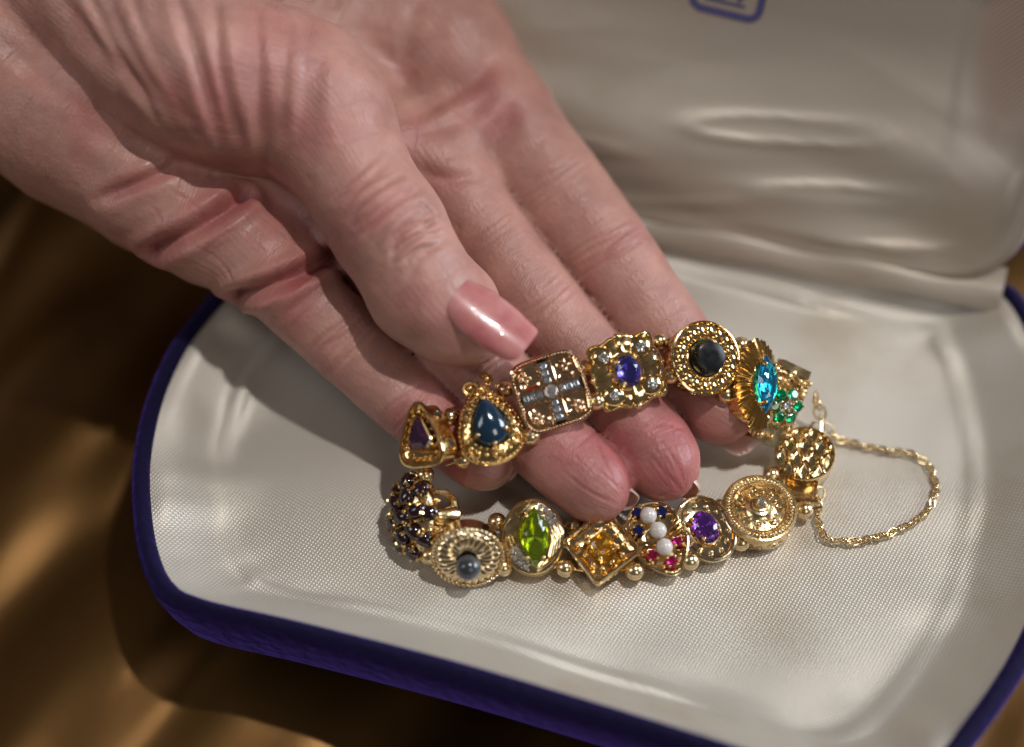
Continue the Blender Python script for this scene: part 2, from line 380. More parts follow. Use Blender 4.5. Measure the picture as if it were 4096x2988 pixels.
# printed stamp low in the lid: a blue frame with rounded corners around a small mark
lidbvh = BVHTree.FromPolygons(Wv.tolist(), [f for f in LF])
def raylid(px, py, depth=-10.2):
    d = P(px, py, 0) - CAM; d = d / np.linalg.norm(d); q = H0 + nl * depth
    t = np.dot(q - CAM, nl) / np.dot(d, nl); h = CAM + d * t - H0
    return np.dot(h, hx), np.dot(h, up_l)
c1, c2 = raylid(690, 5), raylid(757, 21)
ax = nrm(np.array([c2[0] - c1[0], c2[1] - c1[1]])); ay = np.array([-ax[1], ax[0]]); Wd = math.hypot(c2[0] - c1[0], c2[1] - c1[1])
mb = MB()
def stamp_bar(pts, wd):
    pts = np.asarray(pts, float); tn = np.gradient(pts, axis=0); tn /= np.linalg.norm(tn, axis=1)[:, None]; nn = np.c_[-tn[:, 1], tn[:, 0]]
    vs = []
    for p, q in zip(pts, nn):
        for sgn in (-1, 1):
            a = np.array(c1) + ax * (p[0] + q[0] * sgn * wd / 2) + ay * (p[1] + q[1] * sgn * wd / 2)
            hit = lidbvh.ray_cast(Vector(lidpt(a[0], a[1], 20)), Vector(-nl))[0]
            vs.append((np.array(hit) if hit is not None else lidpt(a[0], a[1], -10)) + nl * 0.15)
    mb.add(np.array(vs) + [0, 0, ZB], [(2 * i, 2 * i + 1, 2 * i + 3, 2 * i + 2) for i in range(len(pts) - 1)])
fr = [(2, 0)] + [(x, 0) for x in np.linspace(2, Wd - 2, 8)] + arc(Wd - 2, 2, 2, -math.pi / 2, 0, 5) + [(Wd, y) for y in np.linspace(2.5, 10, 5)]
stamp_bar([(0, 10), (0, 2.2), (0.6, 0.7), (2, 0)] + fr[1:], 1.5)
stamp_bar([(3, 5), (4.2, 3.4), (6, 3.4), (7.2, 5)], 1.1); stamp_bar([(Wd / 2 + 1.5, 5.8), (Wd / 2 + 2.5, 3.2), (Wd / 2 + 4, 5.8)], 1.2)
stamp_bar([(2.5, 2.2), (Wd - 3, 2.2)], 0.6)
for i in range(5): stamp_bar([(2.2 + i * (Wd - 4) / 5, 7.5), (2.8 + i * (Wd - 4) / 5, 7.5), (3.6 + i * (Wd - 4) / 5, 7.5)], 1.6)
st = mb.build('stamp', INK, ll, 0); st['label'] = 'blurred blue maker stamp printed on the lid lining'

# ------------------------------------------------------------------ the hand: rounded tapered limbs blended into one skin
CH = {   # px, py, height of the centre line, half width in pixels
 'index': [(500, 116, 29.1, 52), (553, 188, 24.4, 52), (604, 250, 20.4, 49), (645, 305, 16.3, 46), (680, 356, 12.8, 42), (708, 398, 10.2, 37), (721, 412, 9.4, 33)],
 'middle': [(449, 183, 27.3, 46), (490, 241, 23.3, 44), (535, 300, 19.2, 44), (577, 347, 15.2, 41), (618, 400, 12.3, 41), (650, 443, 9.9, 39), (663, 465, 9.1, 37)],
 'ring': [(355, 222, 26.8, 44), (400, 276, 22.1, 44), (445, 328, 18.1, 43), (487, 374, 14.6, 43), (532, 425, 11.7, 43), (574, 468, 9.7, 40), (596, 486, 9.0, 37)],
 'pinky': [(268, 266, 25.0, 42), (305, 303, 21.5, 42), (345, 343, 18.1, 41), (385, 381, 14.6, 38), (425, 416, 11.7, 36), (465, 447, 9.4, 33), (483, 459, 8.8, 32)],
}
PALM = [[(268, 262, 25.0, 42), (214, 230, 27.3, 50)], [(214, 228, 27.3, 50), (152, 186, 30.8, 62)], [(150, 180, 31.4, 60), (88, 128, 36.0, 80)], [(88, 128, 36.0, 80), (0, 62, 40.7, 92)],
        [(355, 222, 26.8, 42), (190, 90, 34.9, 60)], [(449, 183, 27.3, 42), (270, 50, 34.9, 58)], [(500, 116, 29.1, 50), (455, 58, 32.6, 55)], [(455, 58, 32.6, 55), (405, -10, 36.0, 60)],
        [(405, -10, 36.0, 60), (200, -120, 44.2, 90)], [(0, 62, 40.7, 90), (-120, -40, 47.6, 110)], [(190, 90, 34.9, 60), (-60, -60, 46.5, 110)], [(270, 50, 34.9, 58), (100, -110, 46.5, 100)],
        [(-60, -90, 48.8, 120), (-330, -330, 61.6, 150)], [(100, -130, 47.6, 110), (-200, -400, 63.9, 140)]]
PALM += [[(290, 30, 36, 70), (440, 45, 33, 56)], [(230, -40, 42, 80), (400, -30, 37, 62)]]
PADS = [(452, 132, 32.0, 36), (400, 150, 32.0, 40), (340, 190, 30.2, 38)]
THUMB = [(60, -60, 56.8, 95), (120, 5, 54.5, 88), (205, 72, 51.0, 88), (300, 100, 47.6, 78), (348, 165, 43.5, 56), (384, 226, 38.9, 53), (424, 283, 33.9, 49), (460, 322, 29.5, 36), (481, 332, 28.5, 27)]
def cone_pts(a):
    p = P(a[0], a[1], a[2]); return p, a[3] / pxmm(p)
RES = 0.9
lo3 = np.array([-190., -45., -12.]); hi3 = np.array([62., 170., 90.])
dims = np.ceil((hi3 - lo3) / RES).astype(int)
axs = [lo3[k] + RES * np.arange(dims[k]) for k in range(3)]
BIG = 30.0
def rcone(field, pa, ra, pb, rb, k, pad=10):
    """smooth union of a tapered capsule into field, touching only its own box"""
    mx = max(ra, rb) + pad
    a = np.maximum(((np.minimum(pa, pb) - mx - lo3) / RES).astype(int), 0); e = np.minimum(((np.maximum(pa, pb) + mx - lo3) / RES).astype(int) + 2, dims)
    if np.any(e <= a): return
    sl = tuple(slice(i, j) for i, j in zip(a, e))
    X = axs[0][sl[0]][:, None, None]; Y = axs[1][sl[1]][None, :, None]; Z = axs[2][sl[2]][None, None, :]
    ba = pb - pa; L2 = np.dot(ba, ba) + 1e-9
    t = np.clip(((X - pa[0]) * ba[0] + (Y - pa[1]) * ba[1] + (Z - pa[2]) * ba[2]) / L2, 0, 1)
    d = np.sqrt((X - pa[0] - t * ba[0]) ** 2 + (Y - pa[1] - t * ba[1]) ** 2 + (Z - pa[2] - t * ba[2]) ** 2) - (ra + (rb - ra) * t)
    f = field[sl]
    if k <= 0: field[sl] = np.minimum(f, d)
    else:
        h = np.maximum(k - np.abs(f - d), 0) / k
        field[sl] = np.minimum(f, d) - h * h * k * 0.25
def chain3(pts, n=3):
    q = np.array([np.r_[cone_pts(a)[0], cone_pts(a)[1]] for a in pts]); return spline(q, n)
palm = np.full(dims, BIG, np.float32)
for a, c in PALM:
    (pa, ra), (pb, rb) = cone_pts(a), cone_pts(c); rcone(palm, pa, ra, pb, rb, 7.0)
for a in PADS:
    pa, ra = cone_pts(a); rcone(palm, pa, ra, pa + 0.01, ra, 4.0)
hand = palm.copy(); SK = {}
for nme, pts in CH.items():
    q = chain3(pts); q[:, 3] *= np.interp(np.arange(len(q)), [0, 6, 12, len(q) - 1], [0.97, 0.93, 0.93, 0.99]); SK[nme] = q
    f = palm.copy()
    g = np.full(dims, BIG, np.float32)
    for i in range(len(q) - 1): rcone(g, q[i, :3], q[i, 3], q[i + 1, :3], q[i + 1, 3], 1.5, 6)
    h = np.maximum(5.0 - np.abs(f - g), 0) / 5.0
    np.minimum(hand, np.minimum(f, g) - h * h * 1.25, out=hand)
q = chain3(THUMB); SK['thumb'] = q
g = np.full(dims, BIG, np.float32)
for i in range(len(q) - 1): rcone(g, q[i, :3], q[i, 3], q[i + 1, :3], q[i + 1, 3], 2.0, 6)
# thumb knuckle and pulp
for a in ((390, 224, 41.0, 46), (416, 300, 33.0, 43), (448, 326, 29.5, 32), (461, 301, 27.5, 34)):
    pa, ra = cone_pts(a); rcone(g, pa, ra, pa + 0.01, ra, 5.0)
h = np.maximum(1.6 - np.abs(hand - g), 0) / 1.6
hand = np.minimum(hand, g) - h * h * 0.4
del palm, f

def surface_nets(d, lo, res):
    n = d.shape; s = d < 0
    cell = np.zeros((n[0] - 1, n[1] - 1, n[2] - 1), np.int8)
    for i in (0, 1):
        for j in (0, 1):
            for k in (0, 1): cell += s[i:n[0] - 1 + i, j:n[1] - 1 + j, k:n[2] - 1 + k]
    act = (cell > 0) & (cell < 8); idx = np.full(act.shape, -1, np.int32); ijk = np.argwhere(act); idx[act] = np.arange(len(ijk))
    acc = np.zeros((len(ijk), 3)); cnt = np.zeros(len(ijk))
    for ax_ in range(3):
        o1, o2 = [k for k in range(3) if k != ax_]
        for a in (0, 1):
            for b_ in (0, 1):
                p0 = ijk.copy(); p0[:, o1] += a; p0[:, o2] += b_; p1 = p0.copy(); p1[:, ax_] += 1
                d0 = d[tuple(p0.T)]; d1 = d[tuple(p1.T)]; cr = (d0 < 0) != (d1 < 0)
                t = np.where(cr, d0 / np.where(cr, d0 - d1, 1), 0)
                pt = p0 + 0.0; pt[:, ax_] += t; acc[cr] += pt[cr]; cnt[cr] += 1
    V = acc / cnt[:, None] * res + lo
    F = []
    for ax_ in range(3):
        o1, o2 = (ax_ + 1) % 3, (ax_ + 2) % 3
        sl0 = [slice(None)] * 3; sl1 = [slice(None)] * 3; sl0[ax_] = slice(0, n[ax_] - 1); sl1[ax_] = slice(1, n[ax_])
        cr = np.argwhere(s[tuple(sl0)] != s[tuple(sl1)])
        cr = cr[(cr[:, o1] > 0) & (cr[:, o2] > 0) & (cr[:, o1] < n[o1] - 1) & (cr[:, o2] < n[o2] - 1)]
        inside = s[tuple(cr.T)]
        def c(a, b_):
            q_ = cr.copy(); q_[:, o1] -= a; q_[:, o2] -= b_; return idx[tuple(q_.T)]
        quad = np.c_[c(1, 1), c(0, 1), c(0, 0), c(1, 0)]
        quad[~inside] = quad[~inside][:, ::-1]; F.append(quad)
    return V, np.concatenate(F)
HV, HF = surface_nets(hand, lo3, RES)
del hand, g
# one light smoothing pass, then one level of subdivision
def laplace(V, F, it, lam):
    for _ in range(it):
        acc = np.zeros_like(V); n_ = len(V); cnt = 2.0 * np.bincount(F.ravel(), minlength=n_)
        for k in range(4):
            q_ = V[F[:, (k + 1) % 4]] + V[F[:, (k + 3) % 4]]
            for c_ in range(3): acc[:, c_] += np.bincount(F[:, k], q_[:, c_], n_)
        V = V + lam * (acc / np.maximum(cnt, 1)[:, None] - V)
    return V
HV = laplace(HV, HF, 2, 0.5)
def np_mesh(name, V, F):
    me = bpy.data.meshes.new(name); me.vertices.add(len(V)); me.vertices.foreach_set('co', V.astype(np.float32).ravel())
    me.loops.add(F.size); me.loops.foreach_set('vertex_index', F.astype(np.int32).ravel())
    me.polygons.add(len(F)); me.polygons.foreach_set('loop_start', np.arange(len(F), dtype=np.int32) * 4)
    me.update(calc_edges=True); me.validate(); return me
tmp = link('tmp_hand', np_mesh('tmp_hand', HV * MM, HF)); md = tmp.modifiers.new('s', 'SUBSURF'); md.levels = 1
ev = tmp.evaluated_get(bpy.context.evaluated_depsgraph_get()); hm = bpy.data.meshes.new_from_object(ev); hm.name = 'hand_skin'
bpy.data.objects.remove(tmp)
nV = len(hm.vertices); co = np.empty(nV * 3, np.float32); hm.vertices.foreach_get('co', co); co = co.reshape(-1, 3).astype(float) / MM
no = np.empty(nV * 3, np.float32); hm.vertex_normals.foreach_get('vector', no); no = no.reshape(-1, 3).astype(float)
hb = BVHTree.FromPolygons(HV.tolist(), HF.tolist())
def onhand(px, py):
    d = P(px, py, 0) - CAM; d = d / np.linalg.norm(d)
    h = hb.ray_cast(Vector(CAM), Vector(d))[0]
    return None if h is None else np.array(h)
def seg_dist(pts, poly):
    best = np.full(len(pts), 1e9); tt = np.zeros(len(pts)); K = len(poly) - 1
    for i in range(K):
        a, b_ = poly[i], poly[i + 1]; ba = b_ - a; t = np.clip((pts - a) @ ba / (ba @ ba + 1e-9), 0, 1)
        d = np.linalg.norm(pts - a - t[:, None] * ba, axis=1); m_ = d < best; best[m_] = d[m_]; tt[m_] = (i + t[m_]) / K
    return best, tt
disp = np.zeros(nV); flush = np.zeros(nV)
def crease(pix, width, depth, red=0.0, lip=0.35, taper=True, snap=True):
    pp = [onhand(x, y) for x, y in spline(pix, 5)]; pp = [p for p in pp if p is not None]
    if len(pp) < 2: return
    # drop jumps to another finger
    runs = [[pp[0]]]
    for p in pp[1:]:
        if np.linalg.norm(p - runs[-1][-1]) > 9: runs.append([p])
        else: runs[-1].append(p)
    for r in runs:
        if len(r) < 2: continue
        r = np.array(r); lo_, hi_ = r.min(0) - 4 * width - 1, r.max(0) + 4 * width + 1
        m_ = np.where(np.all((co > lo_) & (co < hi_), axis=1))[0]
        if not len(m_): continue
        d, t = seg_dist(co[m_], r); e = np.sqrt(np.clip(np.sin(np.pi * np.clip(t, 0.03, 0.97)), 0, 1)) if taper else 1.0
        disp[m_] += e * (-depth * np.exp(-(d / width) ** 2) + lip * depth * np.exp(-((d - 2.1 * width) / (1.1 * width)) ** 2))
        flush[m_] += e * red * np.exp(-(d / (1.8 * width)) ** 2)
# palm folds
crease([(97, 200), (143, 181), (178, 165)], 1.2, 1.5, 0.7)
crease([(150, 253), (190, 232), (215, 216), (243, 197)], 1.5, 2.6, 0.7, 0.5, False)
crease([(231, 299), (262, 289), (300, 274), (332, 256)], 1.4, 2.8, 0.6, 0.55, False)
crease([(0, 40), (60, 92), (100, 120)], 1.6, 0.8, 0.3)
crease([(60, 110), (110, 140), (150, 150)], 2.0, 0.8, 0.3)
crease([(418, 170), (446, 178), (476, 176)], 1.3, 0.9, 0.4)
crease([(400, 118), (430, 108), (470, 85), (490, 62)], 2.2, 1.6, 0.6)
crease([(404, 136), (440, 128), (478, 108), (500, 84)], 2.0, 1.0, 0.5)
crease([(372, 40), (398, 62), (410, 30), (420, 0)], 1.8, 0.7, 0.3)
crease([(385, 95), (405, 70), (425, 45), (440, 20)], 1.8, 0.9, 0.2)
crease([(380, 130), (400, 92), (420, 72)], 1.6, 0.7, 0.2)
crease([(486, 160), (497, 140), (508, 118), (512, 100)], 2.0, 1.2, 0.5)
# finger joints: pairs of fine flexion lines
def joint(cx, cy, dx, dy, w_, n=3, depth=0.32, sp=5.0):
    for i in range(n):
        o = (i - (n - 1) / 2) * sp; tx, ty = nrm((dy, -dx))
        ax_, ay_ = cx + tx * o, cy + ty * o
        j = [random.uniform(-2.5, 2.5) for _ in range(4)]
        crease([(ax_ - dx * w_, ay_ - dy * w_ + j[0]), (ax_ - dx * w_ * .3 + j[1], ay_ - dy * w_ * .3 + j[1]), (ax_ + dx * w_ * .3, ay_ + dy * w_ * .3 + j[2]), (ax_ + dx * w_, ay_ + dy * w_ + j[3])],
               random.uniform(0.3, 0.5), depth * random.uniform(0.6, 1.2), 0.25)
joint(608, 247, 0.80, -0.50, 44, 5, 0.34, 6); joint(561, 178, 0.80, -0.55, 40, 4, 0.25, 8); joint(676, 342, 0.8, -0.5, 38, 3, 0.3, 5)
joint(540, 303, 0.78, -0.62, 36, 5, 0.36, 6); joint(612, 396, 0.78, -0.62, 36, 3, 0.25, 5); joint(490, 236, .78, -.62, 36, 3, .25, 7)
joint(342, 342, 0.72, -0.70, 36, 6, 0.36, 6); joint(300, 300, 0.75, -0.66, 34, 4, 0.25, 8); joint(408, 403, 0.72, -0.70, 32, 4, 0.3, 5)
joint(487, 373, 0.76, -0.62, 36, 4, 0.3, 6); joint(536, 432, 0.76, -0.6, 36, 3, 0.25, 5)
# fine fingertip lines
for pts in (((596, 440), (606, 462), (616, 486)), ((585, 455), (606, 476), (625, 492)), ((560, 470), (590, 492), (618, 505)), ((660, 440), (676, 462), (686, 490)), ((650, 455), (672, 480), (690, 497)),
            ((575, 448), (590, 436), (604, 430)), ((640, 430), (662, 424), (684, 430)), ((700, 395), (716, 404), (735, 412)), ((440, 452), (462, 470), (488, 478)),
            ((150, 205), (162, 222), (150, 245)), ((170, 190), (196, 206), (205, 222)), ((200, 255), (216, 240), (240, 228)), ((190, 240), (220, 262), (238, 285))):
    crease(pts, 0.32, 0.22, 0.25)
# thumb knuckle wrinkles
for k in range(13):
    f_ = k / 12; cx, cy = 352 + 78 * f_, 176 + 74 * f_
    wv = [random.uniform(-5, 5) for _ in range(3)]
    hw = 40 - 6 * abs(f_ - 0.5)
    crease([(cx - hw * .62, cy + hw * .62 + wv[0]), (cx - 4 + wv[1], cy + 2 + wv[1]), (cx + hw * .82, cy - hw * .55 + wv[2])], random.uniform(0.4, 0.8), random.uniform(0.25, 0.6) * (1.3 - abs(f_ - .55)), 0.12)
for pts in (((420, 202), (432, 214), (428, 226)), ((395, 238), (412, 226), (434, 222)), ((398, 252), (418, 238), (440, 232)), ((392, 262), (396, 246), (406, 236)), ((404, 262), (418, 250), (438, 246)), ((388, 245), (398, 232), (416, 214))):
    crease(pts, 0.55, 0.7, 0.2)
# gathered folds on the ball of the thumb
for k in range(17):
    f_ = k / 16; x0 = 40 + 290 * f_ + random.uniform(-8, 8); x1 = 150 + 160 * f_ + random.uniform(-8, 8)
    y0 = -20 + random.uniform(-10, 30); y1 = 128 + 48 * math.sin(min(1, f_ * 1.3) * 1.7) + random.uniform(-34, 0)
    crease([(x0, y0), (x0 * .6 + x1 * .4 + random.uniform(-7, 7), y0 * .55 + y1 * .45), (x1, y1)], random.uniform(0.9, 1.9), random.uniform(0.35, 0.95), 0.16)
# broad uneven flesh
disp *= 0.72; disp += 0.45 * vnoise(co / 11, 31) + 0.16 * vnoise(co / 4.5, 32) + 0.05 * vnoise(co / 1.6, 33)
co2 = co + no * disp[:, None]
# finger coordinates for the skin lines: along and around, and a flush towards the tips
best = np.full(nV, 1e9); along = np.zeros(nV); around = np.zeros(nV); tipd = np.full(nV, 99.0)
for k, (nme, q) in enumerate(SK.items()):
    pts = q[:, :3]; acc = np.r_[0, np.cumsum(np.linalg.norm(np.diff(pts, axis=0), axis=1))]
    m_ = np.where(np.all((co > pts.min(0) - 24) & (co < pts.max(0) + 24), axis=1))[0]
    for i in range(len(pts) - 1):
        ba = pts[i + 1] - pts[i]; t = np.clip((co[m_] - pts[i]) @ ba / (ba @ ba), 0, 1); off = co[m_] - pts[i] - t[:, None] * ba
        d = np.linalg.norm(off, axis=1) - q[i, 3]; b_ = d < best[m_]; mm_ = m_[b_]
        best[mm_] = d[b_]; along[mm_] = acc[i] + t[b_] * (acc[i + 1] - acc[i]) + 60 * k
        tn = nrm(ba); e1 = nrm(np.cross(tn, [0, 0, 1])); e2 = np.cross(e1, tn)
        around[mm_] = np.arctan2(off[b_] @ e1, off[b_] @ e2) * q[i, 3]
        tipd[mm_] = acc[-1] - (acc[i] + t[b_] * (acc[i + 1] - acc[i]))
isth = best * 0
flush = np.clip(flush, 0, 1) * 0.7 + 0.5 * (1 - smooth(tipd, 4, 26)) * (best < 3) * np.where(along > 236, 0.3, 1.0) + 0.36 * vnoise(co / 14, 41) + 0.2 * vnoise(co / 5, 42)
hm.vertices.foreach_set('co', (co2 * MM).astype(np.float32).ravel())
for nme, arr in (('along', along), ('around', around), ('flush', flush)):
    at = hm.attributes.new(nme, 'FLOAT', 'POINT'); at.data.foreach_set('value', arr.astype(np.float32))
hm.update(); hm.shade_smooth()

m, nt, b = mat('skin'); SKIN = m
al = node(nt, 'ShaderNodeAttribute', attribute_name='along'); ar = node(nt, 'ShaderNodeAttribute', attribute_name='around'); fl = node(nt, 'ShaderNodeAttribute', attribute_name='flush')
tc = node(nt, 'ShaderNodeTexCoord')
base = ramp(nt, 0.05, 0.95, (0.49, 0.265, 0.215), (0.425, 0.12, 0.12)); L(nt, fl.outputs['Fac'], base.inputs['Fac'])
mo = node(nt, 'ShaderNodeTexNoise', Scale=110.0, Detail=5.0, Roughness=0.65); L(nt, tc.outputs['Object'], mo.inputs['Vector'])
mr = ramp(nt, 0.35, 0.7, (0.80, 0.74, 0.74), (1.08, 1.04, 1.02)); L(nt, mo.outputs['Fac'], mr.inputs['Fac'])
mx = node(nt, 'ShaderNodeMix', data_type='RGBA', blend_type='MULTIPLY'); mx.inputs['Factor'].default_value = 1.0
L(nt, base.outputs['Color'], mx.inputs[6]); L(nt, mr.outputs['Color'], mx.inputs[7]); L(nt, mx.outputs[2], b.inputs['Base Color'])
# fine lines across the fingers and along them
cmb = node(nt, 'ShaderNodeCombineXYZ'); L(nt, al.outputs['Fac'], cmb.inputs[0]); L(nt, ar.outputs['Fac'], cmb.inputs[1])
def lines(sx, sy, sc, det):
    mp = node(nt, 'ShaderNodeMapping'); mp.inputs['Scale'].default_value = (sx, sy, 1); L(nt, cmb.outputs[0], mp.inputs['Vector'])
    t = node(nt, 'ShaderNodeTexNoise', Scale=sc, Detail=det, Roughness=0.6); L(nt, mp.outputs[0], t.inputs['Vector']); return t
t1 = lines(1.0, 0.12, 2.2, 2.0); t2 = lines(0.14, 1.0, 2.2, 2.0)
vo = node(nt, 'ShaderNodeTexVoronoi', Scale=1300.0); L(nt, tc.outputs['Object'], vo.inputs['Vector'])
a1 = node(nt, 'ShaderNodeMath', operation='ADD'); t2s = node(nt, 'ShaderNodeMath', operation='MULTIPLY_ADD'); t2s.inputs[1].default_value = 0.22; t2s.inputs[2].default_value = 0.39; L(nt, t2.outputs['Fac'], t2s.inputs[0]); L(nt, t1.outputs['Fac'], a1.inputs[0]); L(nt, t2s.outputs[0], a1.inputs[1])
a2 = node(nt, 'ShaderNodeMath', operation='MULTIPLY_ADD'); a2.inputs[1].default_value = 0.35; L(nt, vo.outputs['Distance'], a2.inputs[0]); L(nt, a1.outputs[0], a2.inputs[2])
mpw = node(nt, 'ShaderNodeMapping'); mpw.inputs['Rotation'].default_value = (0, 0, 0.5); L(nt, cmb.outputs[0], mpw.inputs['Vector'])
wv = node(nt, 'ShaderNodeTexWave', Scale=0.58, Distortion=5.0, Detail=2.0); wv.inputs['Detail Scale'].default_value = 0.35; L(nt, mpw.outputs[0], wv.inputs['Vector'])
a3 = node(nt, 'ShaderNodeMath', operation='MULTIPLY_ADD'); a3.inputs[1].default_value = 0.14; L(nt, wv.outputs['Fac'], a3.inputs[0]); L(nt, a2.outputs[0], a3.inputs[2])
bp = node(nt, 'ShaderNodeBump', Strength=0.33, Distance=0.0005); L(nt, a3.outputs[0], bp.inputs['Height']); L(nt, bp.outputs['Normal'], b.inputs['Normal'])
rr = node(nt, 'ShaderNodeMapRange'); rr.inputs['From Min'].default_value = 0.7; rr.inputs['From Max'].default_value = 1.3; rr.inputs['To Min'].default_value = 0.56; rr.inputs['To Max'].default_value = 0.36
L(nt, a1.outputs[0], rr.inputs['Value']); L(nt, rr.outputs['Result'], b.inputs['Roughness'])
b.inputs['Subsurface Weight'].default_value = 0.35; b.inputs['Subsurface Radius'].default_value = (1.0, 0.35, 0.2); b.inputs['Subsurface Scale'].default_value = 0.0025
b.inputs['Specular IOR Level'].default_value = 0.45
hm.materials.clear(); hm.materials.append(SKIN)
# base of the thing: under the lowest fingertip
HB = np.array([*co2[np.argmin(co2[:, 2])][:2], co2[:, 2].min()])
hm.transform(Matrix.Translation(Vector(-HB * MM)))
HAND = link('hand', hm, None, HB)
tag(HAND, 'left hand, palm up, thumb over the fingers, holding the gold bracelet', 'hand')

# fingernails
m, nt, b = mat('pink_nail_polish'); setp(b, Base_Color=(0.50, 0.19, 0.18), Roughness=0.25); b.inputs['Coat Weight'].default_value = 0.6; b.inputs['Coat Roughness'].default_value = 0.08
b.inputs['Subsurface Weight'].default_value = 0.5; b.inputs['Subsurface Radius'].default_value = (1, .4, .3); b.inputs['Subsurface Scale'].default_value = 0.002
b.inputs['Specular IOR Level'].default_value = 0.4
tc = node(nt, 'ShaderNodeTexCoord'); n1 = node(nt, 'ShaderNodeTexNoise', Scale=230.0, Detail=4.0); L(nt, tc.outputs['Object'], n1.inputs['Vector'])
bp = node(nt, 'ShaderNodeBump', Strength=0.4, Distance=0.0006); L(nt, n1.outputs['Fac'], bp.inputs['Height']); L(nt, bp.outputs['Normal'], b.inputs['Coat Normal']); NAIL = m
nr = ramp(nt, 0.35, 0.68, (0.56, 0.255, 0.235), (0.44, 0.135, 0.135)); L(nt, n1.outputs['Fac'], nr.inputs['Fac']); L(nt, nr.outputs['Color'], b.inputs['Base Color'])
m, nt, b = mat('bare_nail_underside'); setp(b, Base_Color=(0.66, 0.44, 0.37), Roughness=0.3); b.inputs['Subsurface Weight'].default_value = 0.3
b.inputs['Subsurface Radius'].default_value = (1, .6, .4); b.inputs['Subsurface Scale'].default_value = 0.0015; NAILB = m
def nail(basept, tippt, normal, width, arch, mat_, thick=0.55, long_arch=0.6, square=3.2):
    a, t = np.asarray(basept, float), np.asarray(tippt, float); ax_ = nrm(t - a); Ln = np.linalg.norm(t - a)
    n_ = normal - ax_ * np.dot(normal, ax_); n_ = nrm(n_); si = np.cross(ax_, n_)
    nu, nv = 17, 22; V = []; F = []
    for layer in (0, 1):
        for i in range(nv):
            v = i / (nv - 1)
            for j in range(nu):
                u = -1 + 2 * j / (nu - 1)
                # rounded-square free edge, gently rounded base
                vv = v * (1 - 0.17 * abs(u) ** square) + (1 - v) * 0.10 * (1 - u * u) * -1
                ww = width / 2 * (0.86 + 0.14 * smooth(np.array(v), 0, 0.4)) * (1 - 0.10 * float(smooth(np.array(v), 0.7, 1)))
                hgt = -arch * u * u - long_arch * 4 * (v - 0.5) ** 2 * 0.5
                V.append(a + ax_ * Ln * vv + si * ww * math.sin(u * 1.25) / math.sin(1.25) + n_ * (hgt - layer * thick))
    K = nu * nv
    for i in range(nv - 1):
        for j in range(nu - 1):
            q_ = i * nu + j; F.append((q_, q_ + 1, q_ + nu + 1, q_ + nu)); F.append((K + q_, K + q_ + nu, K + q_ + nu + 1, K + q_ + 1))
    ring = [j for j in range(nu)] + [i * nu + nu - 1 for i in range(1, nv)] + [(nv - 1) * nu + j for j in range(nu - 2, -1, -1)] + [i * nu for i in range(nv - 2, 0, -1)]
    for k in range(len(ring)):
        p_, q_ = ring[k], ring[(k + 1) % len(ring)]; F.append((p_, K + p_, K + q_, q_))
    return MB().add(np.array(V) - HB, F).build('fingernail', mat_, HAND, 50)
camd = -FWD
nb = onhand(457, 289) + camd * 0.15; ntp = P(530, 343, onhand(478, 325)[2] + 0.2)
nail(nb, ntp, nrm(camd + 0.42 * RIGHT + 0.30 * UP), 10.2, 1.9, NAIL, 0.7, 0.8, 5.0)['label'] = 'glossy pink polished thumbnail'
def fnail(nme, ang_side, ext, width, back_len=5.0, drop=0.55):
    q = SK[nme]; c, r = q[-1, :3], q[-1, 3]; tn = nrm(q[-1, :3] - q[-4, :3])
    dn = -camd + ang_side * RIGHT; dn = nrm(dn - tn * np.dot(dn, tn))
    tnl = nrm(tn - 0.10 * dn)
    b_ = c + dn * r * drop - tnl * back_len; t_ = c + dn * r * drop + tnl * (r + ext)
    return nail(b_, t_, dn, width, 2.0, NAILB, 0.5, 0.4)
fnail('index', 0.45, 3.0, 9.6, 5, 0.52); fnail('middle', 2.2, 0.9, 6.6, 5, 0.70); fnail('ring', 2.2, 0.8, 6.6, 5, 0.70); fnail('pinky', 1.2, 0.6, 6.0, 5, 0.6)

# ------------------------------------------------------------------ the bracelet
BR0 = P(600, 470, 0.0)
BRACE = link('bracelet', None, None, BR0)
tag(BRACE, 'gold slide charm bracelet with gemstones lying over fingertips and satin', 'bracelet')
def th(n): return np.arange(n) * 2 * math.pi / n
def ell(a, b_, n=48): t = th(n); return np.c_[a * np.cos(t), b_ * np.sin(t)]
def sup(a, b_, p=4, n=64):
    t = th(n); c, s_ = np.cos(t), np.sin(t)
    return np.c_[a * np.sign(c) * np.abs(c) ** (2 / p), b_ * np.sign(s_) * np.abs(s_) ** (2 / p)]
def pear_o(a, b_, n=48, pw=0.75):               # point up
    t = th(n); y = np.sin(t); return np.c_[a * np.cos(t) * (1 - 0.34 * (y + 0.25)) * np.where(y > 0, (1 - y ** 6 * 0.55), 1), b_ * y + 0.12 * b_ * (y > 0) * y ** 4]
def marq(a, b_, n=24):                        # long axis y
    t = np.linspace(-1, 1, n // 2 + 1); x = a * (1 - t * t) ** 0.92; return np.r_[np.c_[x[:-1], b_ * t[:-1]], np.c_[-x[::-1][:-1], b_ * t[::-1][:-1]]]
def poly_round(pts, r, n=6):
    pts = np.asarray(pts, float); out_ = []; K = len(pts)
    for i in range(K):
        p, a, c = pts[i], pts[i - 1], pts[(i + 1) % K]; u, v = nrm(a - p), nrm(c - p); p0, p1 = p + u * r, p + v * r
        for t in np.linspace(0, 1, n): out_.append((1 - t) ** 2 * p0 + 2 * t * (1 - t) * p + t * t * p1)
    return np.array(out_)
